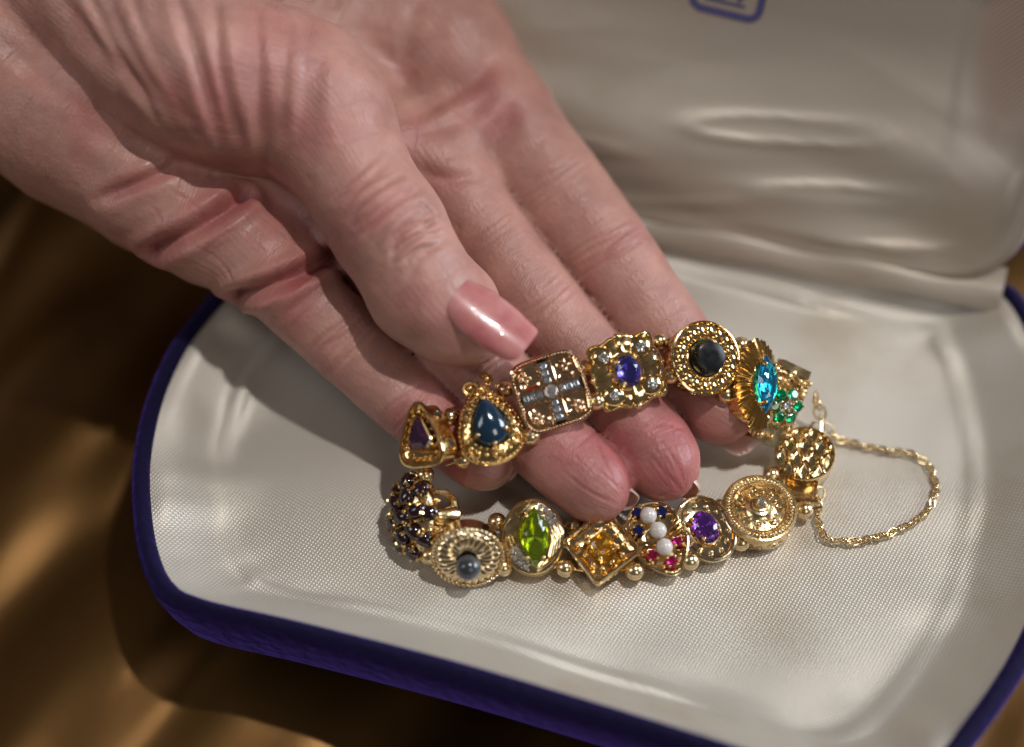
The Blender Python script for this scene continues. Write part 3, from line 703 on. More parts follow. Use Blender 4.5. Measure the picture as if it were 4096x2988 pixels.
def resample(o, n):
    o = np.r_[o, o[:1]]; d = np.r_[0, np.cumsum(np.linalg.norm(np.diff(o, axis=0), axis=1))]; t = np.arange(n) / n * d[-1]
    return np.c_[np.interp(t, d, o[:, 0]), np.interp(t, d, o[:, 1])]
def along_outline(o, spacing):
    per = np.linalg.norm(np.diff(np.r_[o, o[:1]], axis=0), axis=1).sum(); return resample(o, max(6, int(per / spacing)))
def T(x=0, y=0, z=0, rz=0, s=1.0, tilt=None):
    M = Matrix.Translation((x, y, z))
    if tilt is not None: M = M @ Vector((0, 0, 1)).rotation_difference(Vector(tilt)).to_matrix().to_4x4()
    return np.array(M @ Matrix.Rotation(rz, 4, 'Z') @ Matrix.Scale(s, 4))
def faceted(o, crown, pav, table=0.58, M=None):
    """cut stone: girdle at z=0, flat table, stepped crown facets, pavilion point"""
    o = np.asarray(o, float); N = len(o); mb_ = MB(); mid = (o + np.roll(o, -1, 0)) / 2
    V = np.r_[np.c_[o * 1.0, np.zeros(N)], np.c_[mid * 0.86, np.full(N, crown * 0.62)], np.c_[o * table, np.full(N, crown)], [[0, 0, crown]], np.c_[mid * 0.6, np.full(N, -pav * 0.55)], [[0, 0, -pav]]]
    F_ = []; c, pv, ap = 3 * N, 3 * N + 1, 4 * N + 1
    for i in range(N):
        j = (i + 1) % N
        F_ += [(i, j, N + i), (N + i, j, N + j), (N + i, N + j, 2 * N + j), (2 * N + i, N + i, 2 * N + j), (c, 2 * N + i, 2 * N + j)]
        F_ += [(j, i, pv + i), (pv + i, pv + j, j), (pv + j, pv + i, ap)]
    return mb_.add(V, F_, M)
def cabochon(o, hgt, M=None, k=7):
    return MB().loft(o, [(math.cos(a), hgt * math.sin(a)) for a in np.linspace(0, math.pi / 2 * 0.97, k)], True, True, M)
def prong(mb_, x, y, z, hgt=1.0, r=0.32, lean=0.25):
    d = nrm((x, y)) if abs(x) + abs(y) > 0.01 else np.array([1.0, 0])
    top = (x - d[0] * lean, y - d[1] * lean, z + hgt)
    mb_.tube([(x, y, z - 0.6), (x, y, z + hgt * .5), top], [r * .95, r, r * .95], 6); mb_.sphere(top, r * 1.15, 8, 6)
def granules(mb_, pts, z, r, jitter=0):
    for p in pts: mb_.sphere((p[0], p[1], z if np.isscalar(z) else z(p)), r * (1 + random.uniform(-jitter, jitter)), 8, 6)
def ringtube(mb_, o, z, r, n=6): mb_.tube(np.c_[o, np.full(len(o), z)], r, n, True)
def drum(mb_, o, h, flange=1.05, wall=0.97, rimh=0.5, dishd=0.8, inner=0.86, floor=0.3):
    """hollow-looking slide body: wall, raised lip and a sunken dish"""
    mb_.loft(o, [(wall * .93, 0), (wall, 0.25), (wall, h - rimh - 0.25), (flange, h - rimh), (flange * 1.012, h - rimh * .5), (flange, h), (flange * .96, h + 0.12), (inner * 1.04, h), (inner, h - dishd * .5), (inner * .85, h - dishd * .85), (floor, h - dishd * .95)])
def hole(mb_g, mb_d, o, frac, z, w_, h_):
    """oval opening in the wall: flat dark disc painting its inner shade, in a raised gold lip"""
    K = len(o); i = int(frac * K) % K; p = o[i]; tn = nrm(o[(i + 1) % K] - o[i - 1]); n_ = np.array([tn[1], -tn[0]]);
    if np.dot(n_, p) < 0: n_ = -n_
    e = [(p[0] * .975 + tn[0] * w_ * math.cos(a) + n_[0] * .05, p[1] * .975 + tn[1] * w_ * math.cos(a) + n_[1] * .05, z + h_ * math.sin(a)) for a in th(12)]
    mb_g.tube(e, 0.13, 5, True)
    c = np.mean(e, 0); mb_d.add(np.r_[e, [c - np.r_[n_, 0] * 0.02]], [(12, k, (k + 1) % 12) for k in range(12)])
def scroll(mb_, cx, cy, z, r0, turns, r, a0=0, hand_=1, n=18):
    pts = []
    for t in np.linspace(0, 1, n):
        a = a0 + hand_ * turns * 2 * math.pi * t; q = r0 * (1 - 0.8 * t); pts.append((cx + q * math.cos(a), cy + q * math.sin(a), z + 0.15 * t))
    mb_.tube(pts, np.linspace(r, r * .7, n), 6); mb_.sphere(pts[-1], r * 1.3, 8, 6)

CHARMS = {}
def frame(px, py, zt, a, b_, ang, h):
    """matrix that puts local (0,0,h) on the pixel at height zt; a,b tilt the face right/up away from the lens"""
    n_ = nrm(camd + a * RIGHT + b_ * UP); yv = UP * math.cos(math.radians(ang)) - RIGHT * math.sin(math.radians(ang))
    y_ = nrm(yv - n_ * np.dot(yv, n_)); x_ = np.cross(y_, n_); top = P(px, py, zt); o = top - n_ * h - BR0
    M = Matrix(((x_[0], y_[0], n_[0], o[0] * MM), (x_[1], y_[1], n_[1], o[1] * MM), (x_[2], y_[2], n_[2], o[2] * MM), (0, 0, 0, 1))); return M
def charm(name, label, fr, body, mat_=None, subs=()):
    o = body.build(name, mat_ or GOLD, BRACE, 38); o.matrix_local = fr; o['label'] = label
    for nm, mb_, mt, flat in subs:
        if mb_.n: mb_.build(nm, mt, o, 35, flat)
    return o

# A: rounded triangle with a dark purple stone, hanging over the little finger
h = 4.6; o = resample(poly_round([(0, 8.8), (-7.8, -5.8), (7.8, -5.8)], 6.4, 9), 54); b0 = MB(); d0 = MB()
drum(b0, o, h, 1.04, .9, .7, 1.1, .86, .5)
granules(b0, along_outline(o * .72, 1.55), h - .55, .42, .2); ringtube(b0, o * .5, h - .3, .28)
g0 = faceted(resample(poly_round([(0, 4.4), (-3.6, -2.6), (3.6, -2.6)], 1.2, 3), 12), 1.1, .6, .55, T(0, 0, h - .1))
s0 = MB(); [prong(s0, x, y, h - .2, 1.0, .38) for x, y in ((0, 3.8), (-3.2, -2.3), (3.2, -2.3))]
for f_ in (.02, .2, .34, .5, .66, .85): hole(b0, d0, o * .93, f_, 1.7, .85, .8)
charm('triangular_charm', 'rounded triangular gold charm with a dark purple stone', frame(419, 435, 19.5, -.95, -.05, 8, h), b0, DEEPGOLD, (('gemstone', g0, DARKAM, True), ('setting', s0, GOLD, False), ('hole_shade', d0, HOLE_SHADE, False)))

# B: pear-shaped blue stone in a beaded dome
h = 5.2; o = resample(pear_o(6.4, 7.4), 60); b0 = MB(); d0 = MB()
b0.loft(o, [(.86, 0), (.93, .4), (.95, 2.4), (1.0, 2.8), (1.02, 3.1), (.98, 3.5), (.9, 4.1), (.76, 4.7), (.62, 5.0), (.55, 4.6)])
granules(b0, along_outline(o * .95, .85), 3.65, .33); granules(b0, along_outline(o * .79, 1.5), 4.7, .52, .2); granules(b0, along_outline(o * .64, 1.1), 5.05, .3)
scroll(b0, -1.9, 7.0, 4.6, 1.5, 1.2, .42, 0, 1); scroll(b0, 1.7, 8.0, 4.7, 1.25, 1.1, .42, 2.6, -1); scroll(b0, 4.4, -3.4, 4.5, 1.7, 1.1, .36, 1.6, -1); scroll(b0, -3.6, -4.8, 4.5, 1.5, 1.1, .34, .5, 1); scroll(b0, .8, -6.0, 4.3, 1.3, 1.0, .34, 2, 1)
b0.sphere((0, 6.6, 5.0), .6); b0.sphere((3.2, 6.4, 4.8), .5)
g0 = cabochon(resample(pear_o(3.35, 4.6), 40), 2.3, T(0, .3, 4.7))
s0 = MB(); [prong(s0, x, y, 5.1, 1.1, .4, .3) for x, y in ((-2.9, -2.0), (2.9, -2.0), (0, 4.9), (0, -4.3))]
for f_ in (.56, .64, .72, .80, .88, .96, .3, .4): hole(b0, d0, o * .965, f_, 1.5, .75, .65)
charm('pear_charm', 'pear shaped gold charm with an inky blue stone', frame(489, 423, 21.5, .05, .22, 14, h), b0, DEEPGOLD, (('gemstone', g0, SAPPHIRE_CAB, False), ('setting', s0, GOLD, False), ('hole_shade', d0, HOLE_SHADE, False)))

# C: rounded square with a cross of clear stones
h = 3.2; o = sup(6.5, 6.7, 5.2, 72); b0 = MB()
b0.loft(o, [(.93, 0), (.97, .3), (.97, 1.9), (1.02, 2.2), (1.035, 2.6), (1.02, 3.0), (.97, 3.15), (.93, 2.9), (.9, 2.7), (.86, 2.6), (.5, 2.55), (.2, 2.5)])
granules(b0, along_outline(o * .955, .62), 3.15, .24)
ringtube(b0, o * 1.01, 2.75, .16, 5)
for q_ in range(4):
    M_ = T(0, 0, 0, q_ * math.pi / 2)
    for sgn in (-1, 1): b0.tube([(sgn * 1.15, 1.3, 3.6), (sgn * 1.15, 3.6, 3.5), (sgn * 1.2, 5.7, 3.05)], .3, 6, False, M_)
    b0.tube([(1.15, 1.25, 3.45), (3.5, 1.2, 3.3)], .2, 6, False, M_)
    for x, y in ((3.1, 3.9), (4.3, 3.9), (3.7, 3.2), (3.7, 4.6), ): b0.sphere((x, y, 3.1), .52, 10, 7, (1, 1, .9), M_)
    b0.loft(sup(1.95, 1.95, 4, 24), [(1.04, 2.6), (1.03, 3.1), (.95, 3.12), (.8, 2.9), (.5, 2.72), (.15, 2.65)], False, True, M_ @ T(3.3, 3.3, 0))
b0.tube(np.c_[ell(1.5, 1.5, 20), np.full(20, 3.75)], .3, 6, True)
charm_c = frame(551.5, 391.5, 24, .02, .06, 18, h); subs = [('gemstone', faceted(ell(1.35, 1.35, 8), .8, .5, .55, T(0, 0, 3.75)), DIAM, True)]
for q_ in range(4):
    for k in range(3): subs.append(('gemstone', faceted(sup(.72, .62, 6, 8), .35, .2, .55, T(0, 0, 0, q_ * math.pi / 2) @ T(0, 2.15 + 1.32 * k, 3.42 - .13 * k)), DIAM, True))
s0 = MB()
for q_ in range(4): s0.box((0, 3.5, 3.2), (1.9, 4.2, .2), T(0, 0, 0, q_ * math.pi / 2))
subs.append(('stone_channel', s0, WHITEGOLD, False))
charm('square_charm', 'rounded square rose gold charm with a cross of clear stones', charm_c, b0, ROSE, subs)

# D: scalloped cushion with bamboo straps, four stone clusters and an oval violet stone
h = 3.6; t = th(96); rad = 6.9 * (1 + .085 * np.cos(4 * (t - math.pi / 4)) + .05 * np.cos(8 * t) + .035 * np.cos(12 * (t - math.pi / 4))) ; o = np.c_[rad * np.cos(t), rad * np.sin(t)] * 1.04; b0 = MB()
b0.loft(o, [(.9, 0), (.95, .3), (.95, 1.6), (1.0, 2.0), (1.02, 2.4), (1.0, 2.8), (.95, 2.9), (.9, 2.6), (.84, 2.75), (.7, 3.2), (.5, 3.0), (.3, 2.7)])
ringtube(b0, o * .985, 2.75, .24); ringtube(b0, o * .90, 1.3, .3)
for q_ in range(4):
    M_ = T(0, 0, 0, q_ * math.pi / 2)
    b0.tube([(0, 2.8, 3.5), (0, 4.3, 3.75), (0, 5.9, 3.4), (0, 6.9, 2.5), (0, 7.0, 1.4)], [.5, .55, .6, .55, .45], 8, False, M_); b0.sphere((0, 6.6, 2.9), .62, 10, 7, (1.4, 1, 1), M_)
    b0.sphere((3.6, 3.6, 2.4), 2.35, 14, 8, (1, 1, .55), M_)
ringtube(b0, ell(2.6, 3.2, 32), 3.6, .32)
g0 = faceted(ell(2.35, 3.0, 12), 1.3, .8, .55, T(0, 0, 4.0)); s0 = MB(); [prong(s0, x, y, 3.8, 1.1, .36, .3) for x, y in ((-1.8, 2.3), (1.8, 2.3), (-1.8, -2.3), (1.8, -2.3))]
subs = [('gemstone', g0, TANZ, True), ('setting', s0, GOLD, False)]
for q_ in range(4):
    M_ = T(0, 0, 0, q_ * math.pi / 2 + math.pi / 4); pl = MB(); pl.sphere((5.1, 0, 3.35), 1.15, 12, 7, (1, 1, .35), M_)
    [pl.sphere((5.1 + .85 * math.cos(a), .85 * math.sin(a), 3.6), .24, 6, 5, (1, 1, 1), M_) for a in th(6)]
    subs.append(('stone_plate', pl, WHITEGOLD, False))
    for x, y in ((4.75, .0), (5.5, .45), (5.5, -.45)): subs.append(('gemstone', faceted(ell(.42, .42, 6), .3, .15, .5, M_ @ T(x, y, 3.72)), DIAM, True))
charm('scalloped_charm', 'scalloped gold charm with an oval violet stone and corner clusters', frame(628, 371, 25, .10, .05, 17, h), b0, GOLD, subs)

# E: round charm with a black disc
h = 4.4; o = ell(6.9, 6.9, 72); b0 = MB(); d0 = MB()
b0.loft(o, [(.92, 0), (.95, .3), (.95, 3.4), (1.0, 3.6), (1.03, 4.0), (1.02, 4.4), (.98, 4.5), (.95, 4.2), (.93, 3.9), (.6, 3.9), (.57, 4.4), (.53, 4.6), (.49, 4.5), (.47, 4.0), (.3, 3.9)])
for k in range(18):
    a = 2 * math.pi * k / 18; b0.loft(ell(.72, .72, 14), [(1, 3.7), (1, 4.45), (.85, 4.7), (.4, 4.8)], False, True, T(5.25 * math.cos(a), 5.25 * math.sin(a), 0))
for f_ in (.35, .43, .5, .57, .64, .72, .8): hole(b0, d0, o * .96, f_, 1.8, .8, .8)
g0 = MB().loft(ell(2.95, 2.95, 40), [(.98, 3.8), (1, 4.2), (1, 6.5), (.97, 6.75), (.9, 6.85), (.4, 6.88)])
charm('round_charm', 'round gold charm with a raised black stone disc', frame(706, 358, 24.5, .36, .12, 0, h), b0, GOLD, (('gemstone', g0, ONYX, False), ('hole_shade', d0, HOLE_SHADE, False)))

# F: fluted oval fan with a long aqua stone
h = 4.2; n_f = 36; t = th(n_f * 4); fl_ = 1 + .035 * np.sign(np.sin(n_f * t)); o = np.c_[6.0 * np.cos(t) * fl_, 8.3 * np.sin(t) * fl_]; ob = resample(ell(5.4, 7.4), n_f * 4); b0 = MB()
b0.loft(ob, [(.95, -.6), (1, -.2), (1, 2.6), (.9, 3.0)])
V_ = []; rings_ = [(1.0, 2.6), (1.03, 3.0), (.95, 3.35), (.72, 4.0), (.5, 4.3)]; Nn = len(o)
for k, (s_, z) in enumerate(rings_): V_.append(np.c_[o * s_, z + .55 * np.sin(n_f * t) * (1 - .15 * k)])
b0.add(np.concatenate(V_), [(k * Nn + i, k * Nn + (i + 1) % Nn, (k + 1) * Nn + (i + 1) % Nn, (k + 1) * Nn + i) for k in range(4) for i in range(Nn)])
b0.loft(ell(3.2, 4.6, 40), [(1, 3.4), (1, 4.3), (.9, 4.5), (.5, 4.3)])
g0 = faceted(marq(2.5, 5.6, 16), 1.6, .9, .6, T(0, 0, 5.2)); s0 = MB(); [prong(s0, x, y, 4.9, 1.3, .36, .3) for x, y in ((-1.5, 3.9), (1.5, 3.9), (-1.5, -3.9), (1.5, -3.9))]
charm('fluted_charm', 'fluted fan shaped gold charm with a long aqua blue stone', frame(762, 384, 18, .95, .10, -8, h), b0, DEEPGOLD, (('gemstone', g0, AQUA, True), ('setting', s0, GOLD, False)))

# G: nugget box with an emerald flower
h = 4.0; o = sup(4.9, 7.6, 5, 40); b0 = MB()
b0.loft(o, [(.94, -1), (1, -.6), (1, 1.8), (.96, 2.1), (.8, 2.2), (.5, 2.3)])
b0.box((0, 7.3, 2.2), (6.4, 1.6, 2.6)); b0.box((0, -7.3, 1.6), (6.4, 1.4, 2.2))
for k in range(46):
    x, y = random.uniform(-4.3, 4.3), random.uniform(-7, 7); b0.sphere((x, y, 2.5 + random.uniform(-.2, .8)), random.uniform(.45, .95), 9, 6)
for y in (5.6, 4.3): b0.tube([(-4.6, y, 2), (-2, y + .4, 3.1), (2, y - .3, 3.1), (4.6, y, 2)], .4, 6)
b0.loft(ell(2.6, 2.6, 20), [(1, 2.2), (.7, 4.0), (.5, 4.4)])
subs = [('gemstone', faceted(ell(.95, .95, 8), .6, .3, .55, T(0, 0, 5.2)), DIAM, True)]; s0 = MB(); s1 = MB()
for k in range(6):
    a = k * math.pi / 3 + .35; M_ = T(2.55 * math.cos(a), 2.55 * math.sin(a), 4.9, 0, 1, (math.cos(a) * .3, math.sin(a) * .3, 1))
    subs.append(('gemstone', faceted(ell(1.22, 1.22, 10), .6, .5, .6, M_), EMER, True)); s0.loft(ell(1.1, 1.1, 12), [(.6, -1.2), (1.0, -.1)], True, False, M_)
    a2 = a + math.pi / 6; s1.tube([(1.7 * math.cos(a2), 1.7 * math.sin(a2), 4.4), (1.7 * math.cos(a2), 1.7 * math.sin(a2), 5.6)], .25, 6); s1.sphere((1.7 * math.cos(a2), 1.7 * math.sin(a2), 5.7), .34, 8, 6)
    s0.sphere((3.75 * math.cos(a), 3.75 * math.sin(a), 5.1), .3, 8, 6); s0.tube([(3.6 * math.cos(a), 3.6 * math.sin(a), 3.6), (3.75 * math.cos(a), 3.75 * math.sin(a), 5.0)], .2, 5)
[s1.sphere((.75 * math.cos(a), .75 * math.sin(a), 5.4), .34, 8, 6) for a in th(6)]
subs += [('setting', s0, GOLD, False), ('stone_center', s1, WHITEGOLD, False)]
charm('flower_charm', 'gold nugget charm topped by a flower of green stones', frame(787, 406, 13, .38, -.10, -24, 5.2), b0, ANTIQUE, subs)

# H: plain drum with a wavy ribbed top
h = 4.0; o = ell(5.7, 5.7, 72); b0 = MB()
b0.loft(o, [(.94, 0), (.97, .25), (.99, 3.0), (1.0, 3.4), (.99, 3.7), (.95, 3.85)], True, False)
G_ = 64; gx = np.linspace(-1, 1, G_); V_ = []; idx_ = {}
for i, x in enumerate(gx):
    for j, y in enumerate(gx):
        r_ = math.hypot(x, y)
        if r_ > 1.0: continue
        X_ = x * 5.45; rib = max(math.exp(-((x - (-.9 + .26 * q_) - .085 * math.sin(y * 6.5 + q_ * math.pi)) / .055) ** 2) for q_ in range(8))
        idx_[(i, j)] = len(V_); V_.append((X_, y * 5.45, 3.55 + .6 * rib + .4 * (1 - r_ ** 3)))
F_ = [(idx_[i, j], idx_[i + 1, j], idx_[i + 1, j + 1], idx_[i, j + 1]) for i in range(G_ - 1) for j in range(G_ - 1) if all(k in idx_ for k in ((i, j), (i + 1, j), (i + 1, j + 1), (i, j + 1)))]
b0.add(V_, F_); ringtube(b0, np.array([p * (1 + .012 * math.sin(9 * i)) for i, p in enumerate(o * .965)]), 3.8, .3)
b0.tube([(-5.0, 3.6, 2.2), (-5.4, 4.8, 2.6), (-4.4, 5.4, 2.4), (-3.8, 4.6, 2.2)], .35, 6)
b0.tube([(0.0, 5.6, 2.0), (1.0, 7.6, 2.4), (2.4, 7.8, 2.4), (2.6, 5.2, 2.0)], .32, 6)
charm('ribbed_charm', 'plain round gold charm with a wavy ribbed top', frame(805, 453, 6.0, -.12, .55, -6, h), b0, GOLD)

# clasp: folded tongue, leaf and pin
b0 = MB(); b0.box((0, 0, 1.0), (6.4, 3.6, .5)); b0.box((-2.9, 0, 1.8), (.5, 4.4, 2.2)); b0.sphere((-.2, 1.2, 2.0), 1.0, 14, 8, (2.1, 1, .75))
for k in range(-2, 3): b0.tube([(-2.0, 1.2 + k * .12, 2.5), (-.2, 1.2 + k * .42, 2.85), (1.6, 1.2 + k * .12, 2.5)], .12, 5)
b0.tube([(2.4, 2.4, 2.0), (2.6, -2.0, 2.0), (-2.6, -2.2, 1.8)], .28, 6); b0.tube([(3.2, 2.6, 2.0), (2.9, -2.4, 1.6)], .3, 6); b0.tube([(-4.5, -2.7, 1.2), (3.4, -2.9, 1.4)], .55, 8)
charm('clasp', 'gold folding clasp below the ribbed charm', frame(801, 485, 3.2, 0, .6, -6, 2.0), b0, GOLD)

# I: tiered medallion with a tiny clear stone
h = 5.6; o = ell(6.9, 6.9, 80); b0 = MB(); d0 = MB()
b0.loft(o, [(.95, 0), (.97, .2), (.97, 3.2), (1.0, 3.4), (1.01, 3.8), (.99, 4.2), (1.0, 4.4), (1.03, 4.7), (1.02, 5.0), (.97, 5.1), (.94, 4.95), (.80, 4.95), (.77, 5.25), (.74, 5.3), (.71, 5.0), (.68, 4.7), (.5, 4.9), (.36, 5.3), (.3, 5.9), (.24, 6.0), (.22, 6.5), (.17, 6.6), (.16, 7.0), (.1, 7.0)])
granules(b0, along_outline(o * .87, .62), 5.05, .32, .35); granules(b0, along_outline(o * .83, .8), 5.0, .22, .3); granules(b0, along_outline(o * .91, .7), 5.0, .22, .3); ringtube(b0, o * .755, 5.3, .17); ringtube(b0, o * .95, 5.08, .14)
for k in range(7):
    a = 2 * math.pi * k / 7; scroll(b0, 3.55 * math.cos(a), 3.55 * math.sin(a), 5.0, .85, 1.1, .24, a, 1 if k % 2 else -1, 14); b0.sphere((3.3 * math.cos(a + .42), 3.3 * math.sin(a + .42), 5.1), .35, 8, 6)
granules(b0, [(r_ * math.cos(a), r_ * math.sin(a)) for r_ in (2.6, 4.4) for a in th(26)], 4.95, .17)
for k in range(10): hole(b0, d0, o * .985, .55 + k * .052, 1.6, .85 if k % 2 else .5, .8 if k % 2 else .5)
g0 = faceted(ell(.95, .95, 8), .4, .2, .6, T(0, 0, 7.0))
charm('medallion_charm', 'drum shaped gold medallion charm with one tiny clear stone', frame(760.5, 506, 6.4, .02, .66, 0, h), b0, ANTIQUE, (('gemstone', g0, DIAM, True), ('hole_shade', d0, HOLE_SHADE, False)))

# J: oval dish with a purple stone
h = 4.2; o = ell(5.0, 6.4, 60); b0 = MB(); d0 = MB(); drum(b0, o, h, 1.06, .95, .7, 1.0, .9, .4)
granules(b0, along_outline(o * .74, 1.9), h - .55, .48, .15); ringtube(b0, ell(2.4, 3.1, 30), h - .5, .3)
g0 = faceted(ell(2.45, 3.25, 12), 1.3, .7, .55, T(0, .3, h + .2)); s0 = MB(); [prong(s0, x, y + .3, h + .1, 1.1, .38, .35) for x, y in ((-1.9, 2.4), (1.9, 2.4), (-1.9, -2.4), (1.9, -2.4))]
charm('oval_charm', 'oval gold charm with a bright purple stone', frame(706, 528, 5.2, -.03, .42, 27, h), b0, PALEGOLD, (('gemstone', g0, AMETH, True), ('setting', s0, GOLD, False)))

# K: pointed leaf with three pearls
h = 4.2; ok_ = [(-5, 3.5), (-2.8, 6.2), (0, 6.9), (2.8, 6.0), (4.9, 3.2), (4.6, -.6), (5.0, -2.2), (3.0, -5.4), (0, -7.6), (-3.0, -5.4), (-5.0, -2.2), (-4.5, -.2)]
o = resample(spline(ok_, 6, True), 60); b0 = MB(); drum(b0, o, h, 1.03, .95, .6, .9, .88, .4)
b0.tube([(-4.9, .6, h), (-2.4, -.3, h + .9), (0, -.8, h + 1.0), (2.6, .4, h + .9), (4.9, 1.2, h)], .42, 7); b0.tube([(-4.8, -.6, h), (-2.4, -1.3, h + .7), (0, -2, h + .6), (2.6, -.8, h + .8), (5.0, .0, h)], .36, 7)
granules(b0, along_outline(o * .80, 2.2), h - .3, .42)
subs = [('pearl', MB().sphere((x, y, h + 1.5), 1.58, 20, 14), PEARL, False) for x, y in ((-.2, 4.2), (.2, .9), (-.1, -2.4))]
s0 = MB()
for x, y, mt in ((-2.9, 2.6, SAPH), (2.7, 4.0, SAPH), (-1.6, 5.7, SAPH), (-2.6, -2.7, RUBY), (2.9, -2.2, RUBY), (.2, -5.2, RUBY)):
    subs.append(('gemstone', faceted(ell(1.15, 1.15, 8), .6, .5, .6, T(x, y, h + .1)), mt, True)); [prong(s0, x + 1.05 * math.cos(a), y + 1.05 * math.sin(a), h, .6, .28, 0) for a in (.6, 2.2, 3.8, 5.3)]
subs.append(('setting', s0, GOLD, False))
charm('leaf_charm', 'pointed gold leaf charm with three white pearls', frame(658.5, 537, 5.4, .02, .34, 23, h), b0, GOLD, subs)

# L: diamond-shaped dish with a square yellow stone
h = 4.6; o = resample(poly_round([(0, 7.6), (-7.4, 0), (0, -7.6), (7.4, 0)], .9, 5), 64); b0 = MB(); d0 = MB(); drum(b0, o, h, 1.03, .93, .7, 1.3, .86, .4)
ringtube(b0, o * .98, h + .05, .2); granules(b0, along_outline(o * .64, 2.3), h - .6, .52, .15)
for f_ in (.35, .40, .58, .64, .86): hole(b0, d0, o * .945, f_, 1.9, .8, .85)
g0 = faceted(resample(poly_round([(0, 3.3), (-3.3, 0), (0, -3.3), (3.3, 0)], .25, 2), 8), 1.2, .8, .55, T(0, .2, h - .1)); s0 = MB(); [prong(s0, x, y, h - .2, 1.0, .4, .3) for x, y in ((0, 3.2), (-3.0, .2), (0, -2.9), (3.0, .2))]
charm('diamond_charm', 'diamond shaped gold charm with a square yellow stone', frame(602, 546, 5.6, -.03, .48, -7, h), b0, GOLD, (('gemstone', g0, CITR, True), ('setting', s0, GOLD, False), ('hole_shade', d0, HOLE_SHADE, False)))

# M: swirled oval with a lime marquise and two wedges of clear stones
h = 4.0; o = ell(5.7, 7.0, 64); b0 = MB(); b0.loft(o, [(.95, -.6), (.98, -.2), (.98, 2.2), (1.02, 2.6), (1.03, 3.0), (.98, 3.3), (.85, 3.7), (.6, 4.0), (.3, 3.7)])
ringtube(b0, o * 1.0, 3.05, .22)
for k in range(4):
    f_ = k / 3; zz = .42
    for sg in (1, -1):
        b0.tube([(sg * (.6 + 2.0 * f_), -sg * (6.3 - 1.5 * f_), 3.3), (sg * (2.8 + 1.9 * f_), -sg * (4.2 - 2.2 * f_), 3.85 + zz - .3 * f_), (sg * (3.5 + 1.6 * f_), -sg * (1.2 - 2.2 * f_), 3.8 + zz - .4 * f_), (sg * (2.6 + 1.6 * f_), sg * (1.4 + 1.8 * f_), 3.7)], [.3, .62, .62, .3], 8)
g0 = faceted(marq(2.75, 5.7, 16), 1.5, .9, .58, T(0, 0, 4.6)); s0 = MB(); [prong(s0, x, y, 4.3, 1.2, .42, .3) for x, y in ((-1.6, 4.1), (1.6, 4.1), (-1.6, -4.1), (1.6, -4.1))]
subs = [('gemstone', g0, PERI, True), ('setting', s0, GOLD, False)]
for sg in (1, -1):
    pl = MB(); aa = np.linspace(.45, 1.42, 9) if sg > 0 else np.linspace(math.pi + .35, math.pi + 1.35, 9)
    V_ = [(5.3 * math.cos(a) * k, 6.5 * math.sin(a) * k, 3.62 + .25 * (1 - k) * 3) for a in aa for k in (.62, .8, .98)]
    pl.add(V_, [(i * 3 + k, i * 3 + 3 + k, i * 3 + 4 + k, i * 3 + 1 + k) for i in range(8) for k in (0, 1)]); subs_p = []
    for i, a in enumerate(aa[1:-1:2]):
        for k in (.72, .89): subs_p.append(('gemstone', faceted(ell(.55, .55, 6), .35, .15, .5, T(5.3 * math.cos(a) * k, 6.5 * math.sin(a) * k, 3.98 + .25 * (1 - k) * 2)), DIAM, True))
    [pl.sphere((5.3 * math.cos(a) * k, 6.5 * math.sin(a) * k, 4.05), .2, 6, 5) for a in aa[::2] for k in (.64, .8, .97)]
    subs.append(('stone_plate', pl, WHITEGOLD, False)); subs += subs_p
charm('swirled_charm', 'swirled oval gold charm with a long lime green stone', frame(534, 537, 7.0, .10, .14, 0, h), b0, GOLD, subs)

# N: fluted dome with rope edge and grey pearl, standing on its edge
h = 4.4; o = ell(6.7, 6.7, 96); b0 = MB(); b0.loft(ell(6.1, 6.1, 64), [(.94, -.6), (.97, -.2), (.98, 3.0), (1.0, 3.2)], True, False)
for k in range(44):
    a = 2 * math.pi * k / 44; M_ = T(6.45 * math.cos(a), 6.45 * math.sin(a), 3.4, a + .9); b0.sphere((0, 0, 0), .5, 9, 7, (1.5, .62, 1.0), M_)
nf = 26; t = th(nf * 6); V_ = []
for s_, z in ((.93, 3.2), (.9, 3.7), (.78, 4.3), (.6, 4.6), (.42, 4.5), (.3, 4.3)):
    V_.append(np.c_[6.6 * s_ * np.cos(t), 6.6 * s_ * np.sin(t), z + (.38 * np.abs(np.sin(nf / 2 * t)) - .2) * min(1, s_ * 1.6)])
Nn = len(t); b0.add(np.concatenate(V_), [(k * Nn + i, k * Nn + (i + 1) % Nn, (k + 1) * Nn + (i + 1) % Nn, (k + 1) * Nn + i) for k in range(5) for i in range(Nn)])
g0 = MB().sphere((0.2, -.9, 5.4), 2.35, 28, 18)
charm('pearl_charm', 'round fluted gold charm with rope edge and grey pearl', frame(467.5, 560.5, 7.6, .0, -.62, 0, h), b0, PALEGOLD, (('pearl', g0, GREYPEARL, False),))

